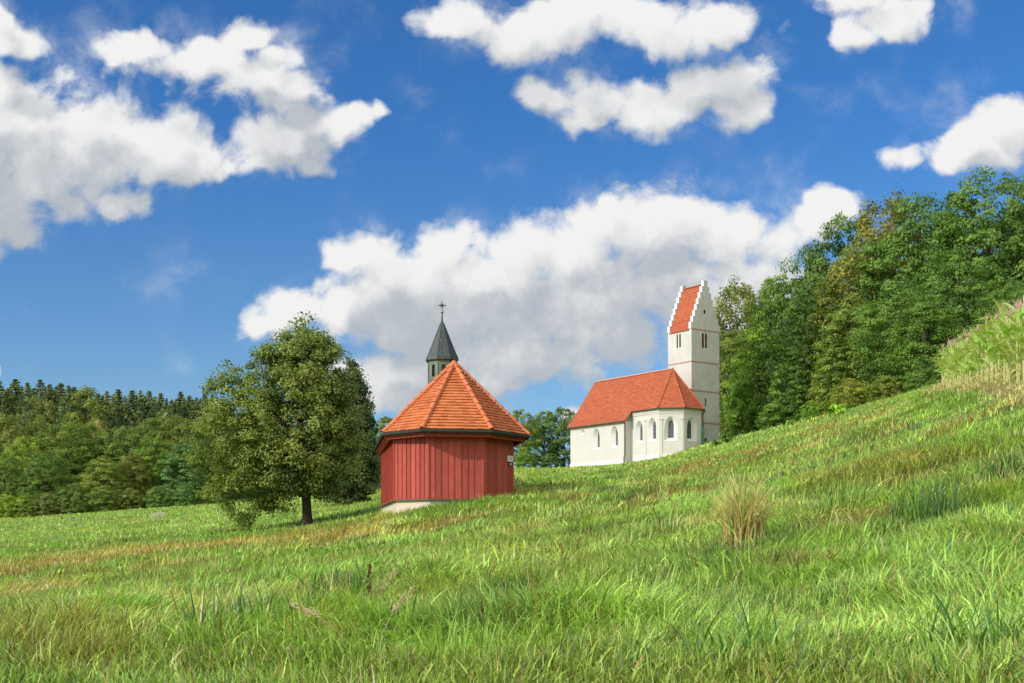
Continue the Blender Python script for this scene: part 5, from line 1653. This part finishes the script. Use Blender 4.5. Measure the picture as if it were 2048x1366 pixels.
def build_singles():
    st, br, og, bl, gr, lm = (PAL[k] for k in ('straw', 'brown', 'orange', 'blue', 'green', 'lime'))
    # dry clump: dense brown foot, pale arching tops
    b = ground_at(1485, hit(1485, 1092))
    rng = np.random.default_rng(2)
    root = empty('dry_grass_clump', b, 'upright clump of withered straw coloured grass on the right slope', 'grass clump')
    def part(name, n, h0, h1, w, sx, cols, be, seed):
        rg = np.random.default_rng(seed)
        x = rg.normal(0, sx, n); y = rg.normal(0, sx * .8, n)
        z = ground_z(x + b.x, y + b.y) - b.z - 0.03
        c = np.array([cols[i] for i in rg.integers(0, len(cols), n)]) * rg.uniform(.7, 1.2, n)[:, None]
        bd = rg.uniform(0, 6.28, n)
        V, Q, C = blades(x, y, rg.uniform(h0, h1, n), w * rg.uniform(.6, 1.4, n), bd + 1.57 + rg.normal(0, .7, n), rg.uniform(*be, n), bd, c, 7, z)
        o = bpy.data.objects.new(name, npmesh(name, V, Q, M['dry'], C, 'POINT')); link(o, root)
    part('stems', 300, .35, .68, .012, .095, [br * 2.1, br * 1.7, st, st * .85], (.02, .22), 1)
    part('withered_leaves', 560, .62, 1.08, .019, .09, [st * 1.25, st * 1.5, st * 1.3, st, lm * 1.1, lm * .9], (.15, 2.1), 2)
    part('tall_leaves', 18, 1.0, 1.35, .030, .08, [st * 1.1, lm, st * 1.2], (.5, 2.2), 3)
    tuft('sedge_tuft', 500, 1292, 'dark bluish sedge tuft with pale bent leaves left of the taller tuft', 'grass tuft', 150, .34, .014, .20, [bl * .8, bl, gr * .8, st], (.3, 1.3), 11)
    tuft('sedge_tuft', 690, 1228, 'tall dark bluish sedge tuft beside the brown dock stalk', 'grass tuft', 170, .50, .018, .20, [bl * .7, bl, gr * .7, st * 1.05], (.2, 1.2), 12)
    tuft('sedge_tuft', 1850, 1050, 'dark upright reed-like tuft on the upper right slope', 'grass tuft', 150, .55, .016, .20, [bl * .8, bl, gr], (.1, .8), 13)
    tuft('sedge_tuft', 1700, 1022, 'grey-green spiky tuft to the right of the dry clump', 'grass tuft', 180, .45, .016, .25, [bl, gr, lm * .8], (.1, .8), 14)
    tuft('grass_tuft', 1480, 1345, 'broad-bladed pale green tuft in the right foreground', 'grass tuft', 140, .36, .010, .13, [gr, lm, bl * 1.4], (.6, 1.7), 15)
    tuft('grass_tuft', 1960, 1310, 'broad-bladed tuft in the lower right corner', 'grass tuft', 140, .36, .010, .13, [gr, lm, bl * 1.3], (.5, 1.5), 16)
    tuft('grass_tuft', 120, 1290, 'pale stiff grass tuft near the lower left edge', 'grass tuft', 150, .36, .008, .16, [lm * 1.2, st, gr], (.2, 1.0), 17)
    tuft('grass_tuft', 960, 1355, 'thin upright green tuft at the bottom middle', 'grass tuft', 110, .34, .007, .12, [lm, gr], (.2, .9), 18)
    # brown dock stalk
    def stalk(u, d, h, label, lean, seed, branches=6, col='dockseed'):
        rg = random.Random(seed)
        b = ground_at(u, hit(u, d))
        root = empty('dock_stalk', b, label, 'plant')
        top = Vector((lean, 0, h))
        mb = MB(); mb.tube([(0, 0, -.05), (lean * .4, 0, h * .5), top], [.006, .005, .003], 5)
        o = bpy.data.objects.new('stem', mb.mesh('stem', M['dockstem'])); link(o, root)
        mb = MB()
        for i in range(70):
            t = rg.uniform(.35, 1.0); a = rg.uniform(0, 6.28); r = .022 * (1.1 - t) + .006
            c = Vector((lean * t, 0, h * t)) + Vector((math.cos(a), math.sin(a), rg.uniform(-.6, .6))) * r
            mb.sphere(c, rg.uniform(.006, .011), 5, 4)
        o = bpy.data.objects.new('seeds', mb.mesh('seeds', M['dockseed'])); link(o, root)
    stalk(735, 1240, .52, 'dark brown dock stalk set with seeds in the foreground middle', .02, 1)
    def twigs(u, d, h, label, seed):
        rg = random.Random(seed); b = ground_at(u, hit(u, d))
        mb = MB(); mb.tube([(0, 0, -.05), (.01, 0, h * .4), (.03, 0, h)], [.010, .008, .003], 5)
        for i in range(7):
            t = rg.uniform(.3, .8); a = rg.choice([0, math.pi]) + rg.uniform(-.5, .5); L = h * rg.uniform(.2, .45)
            p = Vector((.02, 0, h * t)); mb.tube([p, p + Vector((math.cos(a) * L * .5, math.sin(a) * L * .5, L * .8))], [.006, .002], 4)
        o = bpy.data.objects.new('bare_stem', mb.mesh('bare_stem', M['dockstem'])); link(o); o.location = b
        tag(o, label, 'plant')
    twigs(1255, 1062, .75, 'thin bare branching weed stem in the grass below the church', 3)
    twigs(1656, 990, .65, 'single thin dark weed stem in the grass right of the dry clump', 5)
    # pale seed heads
    heads = [(742, 1275, .32, .08, 'pale feathery seed head leaning right, beside the dock stalk'), (752, 1318, .30, .09, 'pale feathery seed head leaning right, nearest the bottom middle'), (700, 1335, .20, -.14, 'pale seed head bent far to the left near the bottom')]
    for i, (u, d, h, lean, lab) in enumerate(heads):
        b = ground_at(u, hit(u, d)); root = empty('seed_head', b, lab, 'grass stem', 'pale seed heads in the foreground')
        top = Vector((lean, 0, h))
        mb = MB(); mb.tube([(0, 0, -.03), (lean * .3, 0, h * .6), top], [.003, .002, .0015], 4)
        o = bpy.data.objects.new('stem', mb.mesh('stem', M['strawstem'])); link(o, root)
        rg = random.Random(i); mb = MB()
        for k in range(46):
            t = rg.uniform(0, 1); ax = Vector((lean * .45, 0, h * .16)).normalized()
            c = top + ax * (t * .15 - .02); w = .012 * math.sin(math.pi * min(1, t * .9 + .1)) + .002
            c += Vector((rg.gauss(0, w), rg.gauss(0, w), rg.gauss(0, w * .6)))
            mb.tube([c, c + (ax + Vector((rg.gauss(0, .3), rg.gauss(0, .3), rg.gauss(0, .2)))).normalized() * .022], [.0035, .001], 4, caps=False)
        o = bpy.data.objects.new('spikelets', mb.mesh('spikelets', M['strawstem'])); link(o, root)
    # big-leaved plants on the crest
    def leafy(u, d, n, h, label, col, seed):
        rg = random.Random(seed); b = ground_at(u, d)
        mb = MB()
        for i in range(n):
            a = rg.uniform(0, 6.28); r = abs(rg.gauss(0, .35)) * h
            ribbon(mb, (math.cos(a) * r * .4, math.sin(a) * r * .4, rg.uniform(.0, .6) * h), (math.cos(a), math.sin(a)), rg.uniform(.5, .9) * h, rg.uniform(.22, .36) * h, rg.uniform(.3, .8), rg.uniform(.4, .9), rg.uniform(0.1, .8), 5)
        o = bpy.data.objects.new('leafy_weed', mb.mesh('leafy_weed', M['leaf'])); link(o); o.location = b; o.color = (*col, 1)
        tag(o, label, 'plant')
    leafy(1672, 92, 34, 1.15, 'large-leaved bright green weed on the crest before the dark wood', (1.7, 2.2, 1.0), 1)
    leafy(1690, 90, 26, .95, 'large-leaved weed just right of the bigger one on the crest', (1.6, 2.1, 1.0), 2)
    leafy(1452, 112, 40, 1.2, 'dark leafy weed on the crest at the tower\'s right foot', (.85, 1.2, .9), 3)
    leafy(1432, 110, 30, .9, 'low leafy weed in front of the tower', (.9, 1.3, .9), 4)
    leafy(1580, 100, 26, .9, 'pale green low weed on the crest left of the large-leaved ones', (1.5, 1.8, 1.1), 5)
M['dockstem'] = mat_flat('dock_stem', (0.09, 0.055, 0.03), 0.8); M['dockseed'] = mat_flat('dock_seed', (0.10, 0.05, 0.022), 0.85)
M['strawstem'] = mat_flat('straw_stem', (0.50, 0.38, 0.22), 0.7)
build_singles()
build_grass()
# pale patch in the far meadow
def pale_patch():
    rng = np.random.default_rng(9); b = ground_at(316, hit(316, 1034))
    n = 160
    x = np.clip(rng.normal(0, .45, n), -.6, .6); y = np.clip(rng.normal(0, .5, n), -.7, .7); z = ground_z(x + b.x, y + b.y) - b.z
    V, Q, C = blades(x, y, rng.uniform(.25, .6, n), np.full(n, .05), rng.uniform(0, 6.28, n), rng.uniform(.2, 1.2, n), rng.uniform(0, 6.28, n), np.tile(np.array([.55, .55, .42]), (n, 1)) * rng.uniform(.7, 1.2, n)[:, None], 3, z)
    o = bpy.data.objects.new('weed_patch', npmesh('weed_patch', V, Q, M['dry'], C, 'POINT')); link(o); o.location = b
    tag(o, 'small whitish patch of seeding weeds in the far left meadow', 'weeds')
pale_patch()
